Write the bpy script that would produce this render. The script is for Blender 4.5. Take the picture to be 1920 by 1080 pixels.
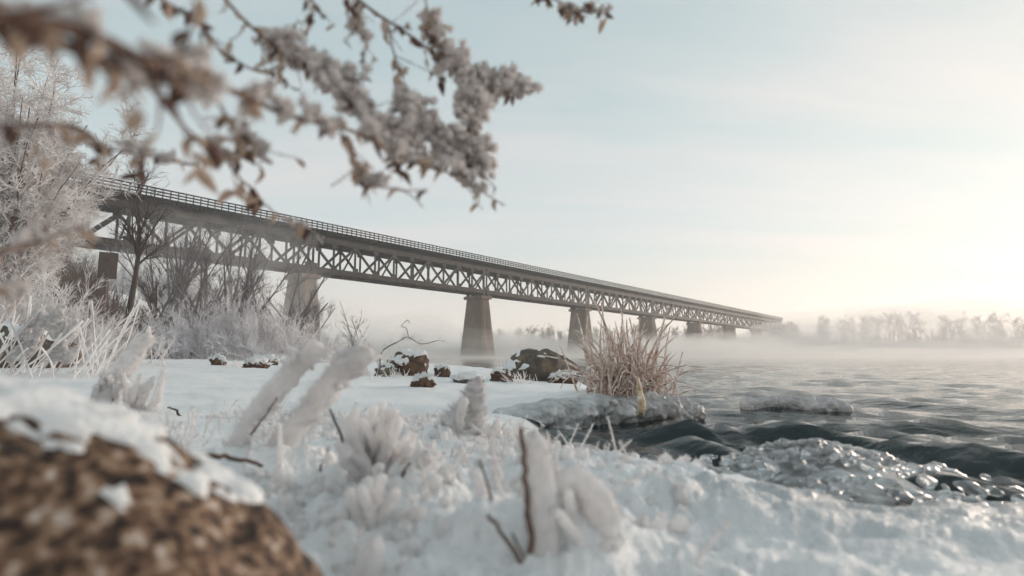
import bpy, math, random
import numpy as np
from mathutils import Vector, Matrix

# ------------------------------------------------------------------ camera, sky, sun, exposure
for o in list(bpy.data.objects):
    bpy.data.objects.remove(o)
scene = bpy.context.scene
col = scene.collection
R_ = math.radians
PITCH = R_(6.84)
FPX = 1067.0
CAM_Z = 0.5
cam_d = bpy.data.cameras.new('camera')
cam = bpy.data.objects.new('camera', cam_d)
col.objects.link(cam)
cam.location = (0, 0, CAM_Z)
cam.rotation_euler = (R_(90) + PITCH, 0, 0)
cam_d.sensor_width = 36.0
cam_d.lens = FPX / 1920 * 36.0
cam_d.clip_start = 0.02
cam_d.clip_end = 6000
cam_d.dof.use_dof = True
cam_d.dof.focus_distance = 9.0
cam_d.dof.aperture_fstop = 1.75
scene.camera = cam

SUN_AZ = R_(56)      # to the right of the viewing direction
SUN_EL = R_(8.5)
VEIL = 2.75           # brightness of the thin cloud veil
SKYW = 0.075          # share of clear sky seen through it
world = bpy.data.worlds.new('World')
scene.world = world
world.use_nodes = True
wn, wl = world.node_tree.nodes, world.node_tree.links
wn.clear()
w_out = wn.new('ShaderNodeOutputWorld')
w_bg = wn.new('ShaderNodeBackground')
w_bg.inputs['Strength'].default_value = 0.15
sky = wn.new('ShaderNodeTexSky')
sky.sky_type = 'NISHITA'
sky.sun_disc = False
sky.sun_elevation = SUN_EL
sky.sun_rotation = SUN_AZ
sky.altitude = 300
sky.air_density = 1.0
sky.dust_density = 0.5
sky.ozone_density = 1.0
# thin veil of high cloud: takes the saturation down and streaks the sky
tc = wn.new('ShaderNodeTexCoord')
sep = wn.new('ShaderNodeSeparateXYZ')
wl.new(tc.outputs['Generated'], sep.inputs[0])
addz = wn.new('ShaderNodeMath'); addz.operation = 'MAXIMUM'; addz.inputs[1].default_value = 0.0
wl.new(sep.outputs['Z'], addz.inputs[0])
addz2 = wn.new('ShaderNodeMath'); addz2.operation = 'ADD'; addz2.inputs[1].default_value = 0.10
wl.new(addz.outputs[0], addz2.inputs[0])
dx = wn.new('ShaderNodeMath'); dx.operation = 'DIVIDE'
dy = wn.new('ShaderNodeMath'); dy.operation = 'DIVIDE'
wl.new(sep.outputs['X'], dx.inputs[0]); wl.new(addz2.outputs[0], dx.inputs[1])
wl.new(sep.outputs['Y'], dy.inputs[0]); wl.new(addz2.outputs[0], dy.inputs[1])
cmb = wn.new('ShaderNodeCombineXYZ')
wl.new(dx.outputs[0], cmb.inputs[0]); wl.new(dy.outputs[0], cmb.inputs[1])
mp = wn.new('ShaderNodeMapping')
mp.inputs['Rotation'].default_value = (0, 0, R_(20))
mp.inputs['Scale'].default_value = (0.22, 0.95, 1)
wl.new(cmb.outputs[0], mp.inputs[0])
cn = wn.new('ShaderNodeTexNoise')
cn.inputs['Scale'].default_value = 1.3
cn.inputs['Detail'].default_value = 7
cn.inputs['Roughness'].default_value = 0.55
cn.inputs['Distortion'].default_value = 0.35
wl.new(mp.outputs[0], cn.inputs['Vector'])
cr = wn.new('ShaderNodeValToRGB')
cr.color_ramp.elements[0].position = 0.42; cr.color_ramp.elements[0].color = (0, 0, 0, 1)
cr.color_ramp.elements[1].position = 0.72; cr.color_ramp.elements[1].color = (1, 1, 1, 1)
wl.new(cn.outputs['Fac'], cr.inputs[0])
veil = wn.new('ShaderNodeHueSaturation')
veil.inputs['Saturation'].default_value = 0.80
veil.inputs['Value'].default_value = 1.0
wl.new(sky.outputs[0], veil.inputs['Color'])
cloudc = wn.new('ShaderNodeHueSaturation')
cloudc.inputs['Saturation'].default_value = 0.25
cloudc.inputs['Value'].default_value = 1.10
wl.new(sky.outputs[0], cloudc.inputs['Color'])
tint = wn.new('ShaderNodeMix'); tint.data_type = 'RGBA'; tint.blend_type = 'MULTIPLY'
tint.inputs[0].default_value = 1.0
tint.inputs[7].default_value = (1.06, 0.97, 0.95, 1)
wl.new(cloudc.outputs[0], tint.inputs[6])
cmul = wn.new('ShaderNodeMath'); cmul.operation = 'MULTIPLY'; cmul.inputs[1].default_value = 0.6
wl.new(cr.outputs[0], cmul.inputs[0])
wmix = wn.new('ShaderNodeMix'); wmix.data_type = 'RGBA'
wl.new(cmul.outputs[0], wmix.inputs[0])
wl.new(veil.outputs[0], wmix.inputs[6]); wl.new(tint.outputs[2], wmix.inputs[7])
hr = wn.new('ShaderNodeValToRGB')
hr.color_ramp.elements[0].position = 0.0; hr.color_ramp.elements[0].color = (1.0, 0.85, 0.745, 1)
hr.color_ramp.elements[1].position = 0.75; hr.color_ramp.elements[1].color = (0.40, 0.52, 0.555, 1)
e_ = hr.color_ramp.elements.new(0.22); e_.color = (0.64, 0.725, 0.735, 1)
wl.new(addz.outputs[0], hr.inputs[0])
hs = wn.new('ShaderNodeVectorMath'); hs.operation = 'SCALE'; hs.inputs['Scale'].default_value = VEIL
wl.new(hr.outputs[0], hs.inputs[0])
hc = wn.new('ShaderNodeMix'); hc.data_type = 'RGBA'
hcm = wn.new('ShaderNodeMath'); hcm.operation = 'MULTIPLY'; hcm.inputs[1].default_value = 0.6
wl.new(cr.outputs[0], hcm.inputs[0]); wl.new(hcm.outputs[0], hc.inputs[0])
hcol = wn.new('ShaderNodeVectorMath'); hcol.operation = 'SCALE'; hcol.inputs[0].default_value = (0.95, 0.82, 0.80); hcol.inputs['Scale'].default_value = VEIL
wl.new(hs.outputs[0], hc.inputs[6]); wl.new(hcol.outputs[0], hc.inputs[7])
sd = wn.new('ShaderNodeVectorMath'); sd.operation = 'DOT_PRODUCT'
sd.inputs[1].default_value = (math.sin(SUN_AZ) * math.cos(SUN_EL), math.cos(SUN_AZ) * math.cos(SUN_EL), math.sin(SUN_EL))
wl.new(tc.outputs['Generated'], sd.inputs[0])
sm = wn.new('ShaderNodeMath'); sm.operation = 'MAXIMUM'; sm.inputs[1].default_value = 0.0
wl.new(sd.outputs['Value'], sm.inputs[0])
spw = wn.new('ShaderNodeMath'); spw.operation = 'POWER'; spw.inputs[1].default_value = 5.0
wl.new(sm.outputs[0], spw.inputs[0])
gl = wn.new('ShaderNodeMix'); gl.data_type = 'RGBA'
wl.new(spw.outputs[0], gl.inputs[0])
gl.inputs[6].default_value = (0.98, 1.0, 1.0, 1); gl.inputs[7].default_value = (1.36, 1.27, 1.18, 1)
glm = wn.new('ShaderNodeMix'); glm.data_type = 'RGBA'; glm.blend_type = 'MULTIPLY'; glm.inputs[0].default_value = 1.0
wl.new(hc.outputs[2], glm.inputs[6]); wl.new(gl.outputs[2], glm.inputs[7])
ssc = wn.new('ShaderNodeVectorMath'); ssc.operation = 'SCALE'; ssc.inputs['Scale'].default_value = SKYW
wl.new(wmix.outputs[2], ssc.inputs[0])
wadd = wn.new('ShaderNodeVectorMath'); wadd.operation = 'ADD'
wl.new(ssc.outputs[0], wadd.inputs[0]); wl.new(glm.outputs[2], wadd.inputs[1])
wl.new(wadd.outputs[0], w_bg.inputs['Color'])
wl.new(w_bg.outputs[0], w_out.inputs[0])

sun_d = bpy.data.lights.new('sun', 'SUN')
sun_d.energy = 1.5
sun_d.angle = R_(22)
sun_d.color = (1.0, 0.83, 0.70)
sun = bpy.data.objects.new('sun', sun_d)
col.objects.link(sun)
sdir = Vector((math.sin(SUN_AZ) * math.cos(SUN_EL), math.cos(SUN_AZ) * math.cos(SUN_EL), math.sin(SUN_EL)))
sun.rotation_euler = sdir.to_track_quat('Z', 'Y').to_euler()
sun.location = sdir * 50

scene.view_settings.view_transform = 'Standard'
scene.view_settings.look = 'None'
scene.view_settings.exposure = 1.1
scene.view_settings.gamma = 1.0
scene.view_settings.use_curve_mapping = False
cy = scene.cycles
cy.use_denoising = True
try:
    cy.denoiser = 'OPENIMAGEDENOISE'
except Exception:
    pass
cy.max_bounces = 12
cy.diffuse_bounces = 6
cy.glossy_bounces = 3
cy.transmission_bounces = 7
cy.transparent_max_bounces = 8
cy.volume_bounces = 2
cy.sample_clamp_indirect = 6
cy.use_adaptive_sampling = True
cy.adaptive_threshold = 0.025
cy.adaptive_min_samples = 24

# ------------------------------------------------------------------ numeric helpers
rng = np.random.default_rng(7)
random.seed(7)
cp, sp = math.cos(PITCH), math.sin(PITCH)

def P(px, py, Y):
    """World point on the sight line of a photo pixel (1920 wide) at forward distance Y."""
    u = (px - 960) / FPX
    v = (540 - py) / FPX
    d = np.array([u, cp - v * sp, sp + v * cp])
    return d * (Y / d[1]) + np.array([0, 0, CAM_Z])

def PX(px, Y):
    return (px - 960) / FPX * Y * 1.0

def _hash(ix, iy, iz, seed):
    h = (ix * 374761393 + iy * 668265263 + iz * 2147483647 + seed * 974634767) & 0xFFFFFFFF
    h = ((h ^ (h >> 13)) * 1274126177) & 0xFFFFFFFF
    h = ((h ^ (h >> 16)) * 2246822519) & 0xFFFFFFFF
    h = h ^ (h >> 13)
    return (h & 0xFFFFFF).astype(np.float64) / 8388607.5 - 1.0

def vnoise(p, seed=0):
    p = np.asarray(p, dtype=np.float64)
    i = np.floor(p).astype(np.int64)
    f = p - i
    w = f * f * f * (f * (f * 6 - 15) + 10)
    r = 0
    for a in (0, 1):
        wx = w[..., 0] if a else 1 - w[..., 0]
        for b in (0, 1):
            wy = w[..., 1] if b else 1 - w[..., 1]
            for c in (0, 1):
                wz = w[..., 2] if c else 1 - w[..., 2]
                r = r + wx * wy * wz * _hash(i[..., 0] + a, i[..., 1] + b, i[..., 2] + c, seed)
    return r

def fbm(p, octv=4, seed=0, gain=0.5):
    a, r, q = 1.0, 0, np.asarray(p, dtype=np.float64)
    for k in range(octv):
        r = r + a * vnoise(q, seed + k)
        q = q * 2.03 + 11.7
        a *= gain
    return r

def unit(v):
    return v / np.maximum(np.linalg.norm(v, axis=-1, keepdims=True), 1e-9)

def sstep(a, b, x):
    t = np.clip((x - a) / (b - a), 0, 1)
    return t * t * (3 - 2 * t)

# ------------------------------------------------------------------ mesh helpers
class Geo:
    """Collects vertices, quads and triangles for ONE mesh."""
    def __init__(s):
        s.v, s.q, s.t, s.n = [], [], [], 0
    def add(s, v, q=None, t=None):
        v = np.asarray(v, dtype=np.float64).reshape(-1, 3)
        s.v.append(v)
        if q is not None and len(q): s.q.append(np.asarray(q, dtype=np.int64).reshape(-1, 4) + s.n)
        if t is not None and len(t): s.t.append(np.asarray(t, dtype=np.int64).reshape(-1, 3) + s.n)
        s.n += len(v)
        return s
    def verts(s):
        return np.concatenate(s.v) if s.v else np.zeros((0, 3))
    def mesh(s, name, origin=(0, 0, 0), smooth=True):
        V = s.verts() - np.asarray(origin)
        Q = np.concatenate(s.q) if s.q else np.zeros((0, 4), dtype=np.int64)
        T = np.concatenate(s.t) if s.t else np.zeros((0, 3), dtype=np.int64)
        me = bpy.data.meshes.new(name)
        me.vertices.add(len(V))
        me.vertices.foreach_set('co', V.astype(np.float32).ravel())
        nl = len(Q) * 4 + len(T) * 3
        me.loops.add(nl)
        me.loops.foreach_set('vertex_index', np.concatenate([Q.ravel(), T.ravel()]).astype(np.int32))
        me.polygons.add(len(Q) + len(T))
        tot = np.concatenate([np.full(len(Q), 4), np.full(len(T), 3)])
        start = np.concatenate([[0], np.cumsum(tot)[:-1]]) if len(tot) else tot
        me.polygons.foreach_set('loop_start', start.astype(np.int32))
        me.update(calc_edges=True)
        me.polygons.foreach_set('use_smooth', np.full(len(tot), smooth))
        me.validate()
        return me

ORIGIN = {}
def empty(name, loc, parent=None):
    o = bpy.data.objects.new(name, None)
    col.objects.link(o)
    o.empty_display_size = 0.1
    loc = np.asarray(loc, dtype=float)
    if parent is not None:
        o.parent = parent
        o.location = loc - ORIGIN[parent.name]
    else:
        o.location = loc
    ORIGIN[o.name] = loc
    return o

def tag(o, label=None, cat=None, group=None, kind=None):
    if label: o['label'] = label
    if cat: o['category'] = cat
    if group: o['group'] = group
    if kind: o['kind'] = kind
    return o

def build(name, geo, mat, parent=None, smooth=True, origin=None):
    """One mesh object. Geometry is given in world coordinates."""
    og = ORIGIN[parent.name] if parent is not None else (np.zeros(3) if origin is None else np.asarray(origin, float))
    me = geo.mesh(name, og, smooth)
    me.materials.append(mat)
    o = bpy.data.objects.new(name, me)
    col.objects.link(o)
    if parent is not None:
        o.parent = parent
    else:
        o.location = og
    ORIGIN[o.name] = og
    return o

def place(name, me, M, parent):
    """A piece that shares mesh data; M is its world matrix."""
    o = bpy.data.objects.new(name, me)
    col.objects.link(o)
    o.parent = parent
    o.matrix_local = Matrix.Translation(-Vector(ORIGIN[parent.name])) @ M
    return o

def tubes(Pt, Rr, sides=4):
    """Many tubes at once: Pt (N,k,3), Rr (N,k)."""
    N, k, _ = Pt.shape
    T = unit(np.gradient(Pt, axis=1))
    ref = np.where(np.abs(T[..., 2:3]) < 0.85, np.array([0., 0, 1]), np.array([1., 0, 0]))
    U = unit(np.cross(T, ref)); W = np.cross(T, U)
    a = np.arange(sides) * 2 * math.pi / sides
    V = Pt[:, :, None, :] + Rr[:, :, None, None] * (np.cos(a)[:, None] * U[:, :, None, :] + np.sin(a)[:, None] * W[:, :, None, :])
    i = np.arange(N * k * sides).reshape(N, k, sides)
    j = np.roll(i, -1, axis=2)
    Q = np.stack([i[:, :-1], j[:, :-1], j[:, 1:], i[:, 1:]], -1).reshape(-1, 4)
    return V.reshape(-1, 3), Q

def catmull(pts, n):
    pts = np.asarray(pts, dtype=float)
    if len(pts) == 2:
        t = np.linspace(0, 1, n)[:, None]
        return pts[0] * (1 - t) + pts[1] * t
    p = np.vstack([2 * pts[0] - pts[1], pts, 2 * pts[-1] - pts[-2]])
    s = np.linspace(0, len(pts) - 1 - 1e-6, n)
    i = s.astype(int); f = (s - i)[:, None]
    a, b, c, d = p[i], p[i + 1], p[i + 2], p[i + 3]
    return 0.5 * (2 * b + (c - a) * f + (2 * a - 5 * b + 4 * c - d) * f ** 2 + (3 * b - a - 3 * c + d) * f ** 3)

def grow(Pp, Rp, n, L, ang=(35, 65), k=4, up=0.1, t0=0.2, jit=0.06, taper=0.35, rscale=0.6, rmin=0.002, curl=0.0, lenfall=0.4):
    """n children on every parent branch, all at once."""
    N, kp, _ = Pp.shape
    t = rng.uniform(t0, 1.0, (N, n))
    s = t * (kp - 1); i = np.minimum(s.astype(int), kp - 2); f = (s - i)[..., None]
    r_ = np.arange(N)[:, None]
    base = Pp[r_, i] * (1 - f) + Pp[r_, i + 1] * f
    tan = unit(Pp[r_, i + 1] - Pp[r_, i])
    rb = Rp[r_, i] * (1 - f[..., 0]) + Rp[r_, i + 1] * f[..., 0]
    rv = unit(rng.normal(size=base.shape))
    perp = unit(rv - (rv * tan).sum(-1, keepdims=True) * tan)
    a = np.radians(rng.uniform(ang[0], ang[1], (N, n)))[..., None]
    d = unit(tan * np.cos(a) + perp * np.sin(a) + np.array([0, 0, up]))
    ln = rng.uniform(L[0], L[1], (N, n)) * (1 - lenfall * t)
    u = np.linspace(0, 1, k)
    cur = unit(rng.normal(size=base.shape)) * jit
    Q = base[:, :, None, :] + d[:, :, None, :] * (u * ln[:, :, None])[..., None]
    Q = Q + cur[:, :, None, :] * ((u ** 2) * 1.0)[:, None] * ln[:, :, None, None] * 2
    Q[..., 2] += curl * (u ** 2) * ln[:, :, None]
    rr = np.maximum(rb * rscale, rmin)
    Rr = rr[:, :, None] * (1 - (1 - taper) * u)
    return Q.reshape(N * n, k, 3), Rr.reshape(N * n, k)

def fan(base, n, L, spread, k=5, r=0.02, up=1.0, jit=0.08, lean=(0, 0, 0), base_spread=0.05, droop=0.0):
    """n stems rising from one spot."""
    az = rng.uniform(0, 2 * math.pi, n); tl = np.radians(rng.uniform(spread[0], spread[1], n))
    d = np.stack([np.sin(tl) * np.cos(az), np.sin(tl) * np.sin(az), np.cos(tl) * up], -1) + np.asarray(lean)
    d = unit(d)
    ln = rng.uniform(L[0], L[1], n)
    b = np.asarray(base) + np.stack([rng.normal(0, base_spread, n), rng.normal(0, base_spread, n), np.zeros(n)], -1)
    u = np.linspace(0, 1, k)
    Q = b[:, None, :] + d[:, None, :] * (u * ln[:, None])[..., None]
    Q += (unit(rng.normal(size=(n, 3))) * jit)[:, None, :] * (u ** 2)[None, :, None] * ln[:, None, None]
    Q[..., 2] -= droop * (u ** 2) * ln[:, None]
    Rr = r * (1 - 0.65 * u)[None, :] * rng.uniform(0.7, 1.2, n)[:, None]
    return Q, Rr

def lump_tube(g, path, radii, seed=0, amp=0.25, freq=1.0, n=60, sides=28, fuzz=0, fuzz_len=0.006, fuzz_r=0.0012, fine=0.16):
    """A frost coat: dense tube with an uneven, lumpy skin. freq is in lumps per mean radius."""
    pts = catmull(path, n)
    rr = catmull(np.c_[np.asarray(radii, float), np.zeros(len(radii)), np.zeros(len(radii))], n)[:, 0]
    rm = float(np.mean(rr))
    s = np.linspace(0, 1, n)
    Ltot = np.linalg.norm(np.diff(pts, axis=0), axis=1).sum()
    e = min(0.45, 0.9 * rm / max(Ltot, 1e-6))
    cap = np.sqrt(np.clip(1 - np.clip((e - s) / e, 0, 1) ** 2, 0, 1)) * np.sqrt(np.clip(1 - np.clip((s - 1 + e) / e, 0, 1) ** 2, 0, 1))
    rr = rr * np.maximum(cap, 0.02)
    T = unit(np.gradient(pts, axis=0))
    U = np.zeros_like(T)
    r0 = np.array([0., 0, 1]) if abs(T[0, 2]) < 0.85 else np.array([1., 0, 0])
    u = unit(np.cross(T[0], r0))
    for i in range(n):
        u = unit(u - (u @ T[i]) * T[i]); U[i] = u
    W = np.cross(T, U)
    a = np.arange(sides) * 2 * math.pi / sides
    D = np.cos(a)[None, :, None] * U[:, None] + np.sin(a)[None, :, None] * W[:, None]
    V = pts[:, None] + rr[:, None, None] * D
    nz = fbm(V * (freq / rm) + seed * 3.1, 4, seed, 0.55)
    nz2 = np.abs(fbm(V * (freq * 3.6 / rm) + seed, 3, seed + 50, 0.6)) - 0.35
    V = V + D * ((nz * amp + nz2 * fine) * rr[:, None])[..., None]
    idx = np.arange(n * sides).reshape(n, sides); j = np.roll(idx, -1, 1)
    Q = np.stack([idx[:-1], j[:-1], j[1:], idx[1:]], -1).reshape(-1, 4)
    g.add(V.reshape(-1, 3), Q)
    if fuzz:
        needles(g, V.reshape(-1, 3), D.reshape(-1, 3), fuzz, fuzz_len, fuzz_r)
    return V, D

def needles(g, V, D, n, ln, r):
    """Tiny frost crystals standing on a skin (thin three-sided spikes)."""
    i = rng.integers(0, len(V), n)
    b = V[i]; d = unit(D[i] + rng.normal(0, 0.35, (n, 3)) + np.array([-0.45, -0.15, 0.45]))
    L = ln * rng.uniform(0.4, 1.3, n)
    ref = unit(np.cross(d, rng.normal(size=(n, 3))))
    w = np.cross(d, ref)
    a0 = b - d * ln * 0.3 + ref * r
    a1 = b - d * ln * 0.3 + (-0.5 * ref + 0.87 * w) * r
    a2 = b - d * ln * 0.3 + (-0.5 * ref - 0.87 * w) * r
    tip = b + d * L[:, None]
    vv = np.stack([a0, a1, a2, tip], 1).reshape(-1, 3)
    k = np.arange(n)[:, None] * 4
    t = np.concatenate([k + [0, 1, 3], k + [1, 2, 3], k + [2, 0, 3]])
    g.add(vv, None, t)

def box(g, c, s, rot=None):
    v = np.array([[x, y, z] for x in (-.5, .5) for y in (-.5, .5) for z in (-.5, .5)]) * np.asarray(s)
    if rot is not None: v = v @ np.asarray(rot).T
    q = [[0, 1, 3, 2], [4, 6, 7, 5], [0, 4, 5, 1], [2, 3, 7, 6], [0, 2, 6, 4], [1, 5, 7, 3]]
    g.add(v + np.asarray(c), q)

def beam(g, a, b, w, h, side):
    """Box beam from a to b; side = horizontal direction of its width."""
    a, b, side = np.asarray(a, float), np.asarray(b, float), unit(np.asarray(side, float))
    t = unit(b - a); n = np.cross(t, side)
    v = []
    for p in (a, b):
        for i, j in ((-1, -1), (1, -1), (1, 1), (-1, 1)):
            v.append(p + side * i * w / 2 + n * j * h / 2)
    q = [[0, 1, 2, 3], [7, 6, 5, 4], [0, 4, 5, 1], [1, 5, 6, 2], [2, 6, 7, 3], [3, 7, 4, 0]]
    g.add(v, q)

def sphere_dirs(nu, nv):
    th = np.linspace(0.001, math.pi - 0.001, nv); ph = np.arange(nu) * 2 * math.pi / nu
    d = np.stack([np.sin(th)[:, None] * np.cos(ph), np.sin(th)[:, None] * np.sin(ph), np.cos(th)[:, None] * np.ones(nu)], -1)
    i = np.arange(nu * nv).reshape(nv, nu); j = np.roll(i, -1, 1)
    q = np.stack([i[:-1], i[1:], j[1:], j[:-1]], -1).reshape(-1, 4)
    return d.reshape(-1, 3), q

# ------------------------------------------------------------------ materials
def new_mat(name):
    m = bpy.data.materials.new(name); m.use_nodes = True
    nt = m.node_tree; nt.nodes.clear()
    out = nt.nodes.new('ShaderNodeOutputMaterial')
    b = nt.nodes.new('ShaderNodeBsdfPrincipled')
    nt.links.new(b.outputs[0], out.inputs[0])
    return m, nt, b

def noisy(name, stops, scale=4.0, detail=6, rough=0.8, bump=0.0, bscale=40.0, bdist=0.01, kind='noise', sss=0.0, spec=0.3, dist=0.0, coord='Object', stretch=None):
    """Principled material whose colour runs through `stops` [(pos, rgb)] by noise."""
    m, nt, b = new_mat(name)
    n, l = nt.nodes, nt.links
    t = n.new('ShaderNodeTexCoord')
    src = t.outputs[coord]
    if stretch:
        mpn = n.new('ShaderNodeMapping'); mpn.inputs['Scale'].default_value = stretch
        l.new(src, mpn.inputs[0]); src = mpn.outputs[0]
    tx = n.new('ShaderNodeTexNoise')
    tx.inputs['Scale'].default_value = scale; tx.inputs['Detail'].default_value = detail
    tx.inputs['Roughness'].default_value = 0.6; tx.inputs['Distortion'].default_value = dist
    l.new(src, tx.inputs['Vector'])
    r = n.new('ShaderNodeValToRGB')
    while len(r.color_ramp.elements) < len(stops): r.color_ramp.elements.new(0.5)
    for e, (p, c) in zip(r.color_ramp.elements, stops):
        e.position = p; e.color = (*c, 1)
    l.new(tx.outputs['Fac'], r.inputs[0])
    l.new(r.outputs[0], b.inputs['Base Color'])
    b.inputs['Roughness'].default_value = rough
    b.inputs['Specular IOR Level'].default_value = spec
    if sss:
        b.inputs['Subsurface Weight'].default_value = sss
        b.inputs['Subsurface Radius'].default_value = (0.02, 0.02, 0.025)
        b.inputs['Subsurface Scale'].default_value = 1.0
    if bump:
        t2 = n.new('ShaderNodeTexNoise'); t2.inputs['Scale'].default_value = bscale; t2.inputs['Detail'].default_value = 5
        l.new(src, t2.inputs['Vector'])
        bm = n.new('ShaderNodeBump'); bm.inputs['Strength'].default_value = bump; bm.inputs['Distance'].default_value = bdist
        l.new(t2.outputs['Fac'], bm.inputs['Height']); l.new(bm.outputs[0], b.inputs['Normal'])
    return m

M_snow = noisy('snow', [(0.3, (0.76, 0.765, 0.77)), (0.7, (0.89, 0.885, 0.88))], 3.0, 8, 0.65, 0.55, 90, 0.012)
M_frost = noisy('frost', [(0.3, (0.93, 0.905, 0.90)), (0.7, (0.985, 0.97, 0.965))], 30, 5, 0.75, 0.6, 220, 0.004)
def let_through(m, share):
    nt = m.node_tree
    out = [n for n in nt.nodes if n.type == 'OUTPUT_MATERIAL'][0]; b = [n for n in nt.nodes if n.type == 'BSDF_PRINCIPLED'][0]
    tr = nt.nodes.new('ShaderNodeBsdfTranslucent'); mx = nt.nodes.new('ShaderNodeMixShader'); mx.inputs[0].default_value = share
    nt.links.new(b.inputs['Base Color'].links[0].from_socket, tr.inputs['Color'])
    nt.links.new(b.outputs[0], mx.inputs[1]); nt.links.new(tr.outputs[0], mx.inputs[2]); nt.links.new(mx.outputs[0], out.inputs[0])
let_through(M_frost, 0.5)
M_frost_clump = noisy('frost_clump', [(0.3, (0.90, 0.86, 0.85)), (0.7, (0.97, 0.95, 0.945))], 2.0, 5, 0.8)
let_through(M_frost_clump, 0.35)
M_frost_tw = noisy('frosted_twig', [(0.33, (0.52, 0.475, 0.465)), (0.58, (0.87, 0.845, 0.84))], 2.2, 6, 0.8)
M_frost_bush = noisy('frosted_bush_twig', [(0.33, (0.44, 0.415, 0.43)), (0.60, (0.77, 0.74, 0.755))], 1.4, 6, 0.85)
M_bark = noisy('dark_bark', [(0.3, (0.045, 0.036, 0.032)), (0.7, (0.12, 0.095, 0.085))], 9, 6, 0.9)
M_bark_grey = noisy('grey_bark', [(0.3, (0.11, 0.098, 0.098)), (0.7, (0.26, 0.235, 0.235))], 6, 6, 0.9)
M_brush = noisy('brown_brush', [(0.3, (0.10, 0.075, 0.065)), (0.7, (0.24, 0.19, 0.17))], 1.5, 6, 0.9)
M_twig = noisy('brown_twig', [(0.3, (0.07, 0.042, 0.034)), (0.7, (0.20, 0.13, 0.10))], 60, 5, 0.75)
M_leaf = noisy('dead_leaf', [(0.3, (0.22, 0.135, 0.09)), (0.48, (0.46, 0.34, 0.25)), (0.66, (0.74, 0.66, 0.60))], 45, 5, 0.75)
M_leaf_dark = noisy('dark_dead_leaf', [(0.35, (0.05, 0.03, 0.026)), (0.7, (0.17, 0.10, 0.075))], 45, 5, 0.7)
M_steel = noisy('bridge_steel', [(0.3, (0.020, 0.017, 0.016)), (0.52, (0.042, 0.034, 0.029)), (0.72, (0.095, 0.068, 0.050))], 0.7, 8, 0.7, 0.15, 6, 0.02)
M_deck = noisy('bridge_timber', [(0.3, (0.012, 0.011, 0.010)), (0.7, (0.030, 0.026, 0.023))], 2.0, 6, 0.9)
M_conc = noisy('pier_concrete', [(0.25, (0.13, 0.10, 0.085)), (0.5, (0.24, 0.185, 0.15)), (0.75, (0.36, 0.29, 0.235))], 0.35, 9, 0.9, 0.3, 4, 0.03, stretch=(1, 1, 0.3))
M_rock = noisy('grey_rock', [(0.3, (0.035, 0.032, 0.030)), (0.5, (0.10, 0.085, 0.07)), (0.68, (0.20, 0.15, 0.10))], 5, 9, 0.75, 0.6, 25, 0.02)
M_rock_br = noisy('brown_rock', [(0.3, (0.028, 0.018, 0.014)), (0.5, (0.085, 0.048, 0.032)), (0.7, (0.17, 0.10, 0.065))], 7, 9, 0.7, 0.6, 30, 0.02)
M_granite = noisy('granite', [(0.39, (0.014, 0.010, 0.009)), (0.45, (0.060, 0.035, 0.024)), (0.52, (0.16, 0.092, 0.056)), (0.59, (0.29, 0.195, 0.13)), (0.70, (0.58, 0.54, 0.51))], 55, 12, 0.7, 0.25, 60, 0.004)
M_sign = noisy('sign_back', [(0.3, (0.09, 0.065, 0.06)), (0.7, (0.13, 0.10, 0.09))], 3, 4, 0.6)
let_through(M_leaf, 0.25)
M_blade = noisy('frosted_blade', [(0.34, (0.36, 0.22, 0.15)), (0.48, (0.66, 0.53, 0.46)), (0.63, (0.88, 0.83, 0.81))], 14, 6, 0.7)
M_straw = noisy('straw', [(0.35, (0.27, 0.18, 0.10)), (0.5, (0.50, 0.37, 0.23)), (0.65, (0.74, 0.67, 0.60))], 22, 6, 0.6)
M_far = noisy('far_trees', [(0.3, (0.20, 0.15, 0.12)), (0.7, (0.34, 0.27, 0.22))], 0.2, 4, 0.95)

def ice_mat(name, c0, c1, rough, trans, scale=6, bump=0.4, bscale=30):
    m = noisy(name, [(0.35, c0), (0.68, c1)], scale, 7, rough, bump, bscale, 0.01, spec=0.5)
    b = [n for n in m.node_tree.nodes if n.type == 'BSDF_PRINCIPLED'][0]
    b.inputs['Transmission Weight'].default_value = trans
    b.inputs['IOR'].default_value = 1.31
    return m
M_ice = ice_mat('grey_ice', (0.30, 0.32, 0.33), (0.66, 0.66, 0.66), 0.35, 0.12)
M_ice_dark = ice_mat('dark_grey_ice', (0.24, 0.25, 0.255), (0.72, 0.72, 0.72), 0.45, 0.06, 4, 0.7, 45)
M_ice = ice_mat('pale_ice', (0.34, 0.33, 0.33), (0.70, 0.67, 0.66), 0.45, 0.08)
M_clear = ice_mat('clear_ice', (0.86, 0.88, 0.89), (0.97, 0.97, 0.97), 0.08, 0.88, 3, 0.2, 4)

M_ground = noisy('snow_crust', [(0.3, (0.76, 0.765, 0.77)), (0.7, (0.89, 0.885, 0.88))], 3.0, 8, 0.65, 0.75, 70, 0.02)
_nt = M_ground.node_tree
_b = [n for n in _nt.nodes if n.type == 'BSDF_PRINCIPLED'][0]
_at = _nt.nodes.new('ShaderNodeAttribute'); _at.attribute_name = 'wet'
_mr = _nt.nodes.new('ShaderNodeMapRange'); _mr.inputs[3].default_value = 0.65; _mr.inputs[4].default_value = 0.20
_nt.links.new(_at.outputs['Fac'], _mr.inputs[0]); _nt.links.new(_mr.outputs[0], _b.inputs['Roughness'])
_ms = _nt.nodes.new('ShaderNodeMapRange'); _ms.inputs[3].default_value = 0.3; _ms.inputs[4].default_value = 0.5
_nt.links.new(_at.outputs['Fac'], _ms.inputs[0]); _nt.links.new(_ms.outputs[0], _b.inputs['Specular IOR Level'])
_mx = _nt.nodes.new('ShaderNodeMix'); _mx.data_type = 'RGBA'
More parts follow.
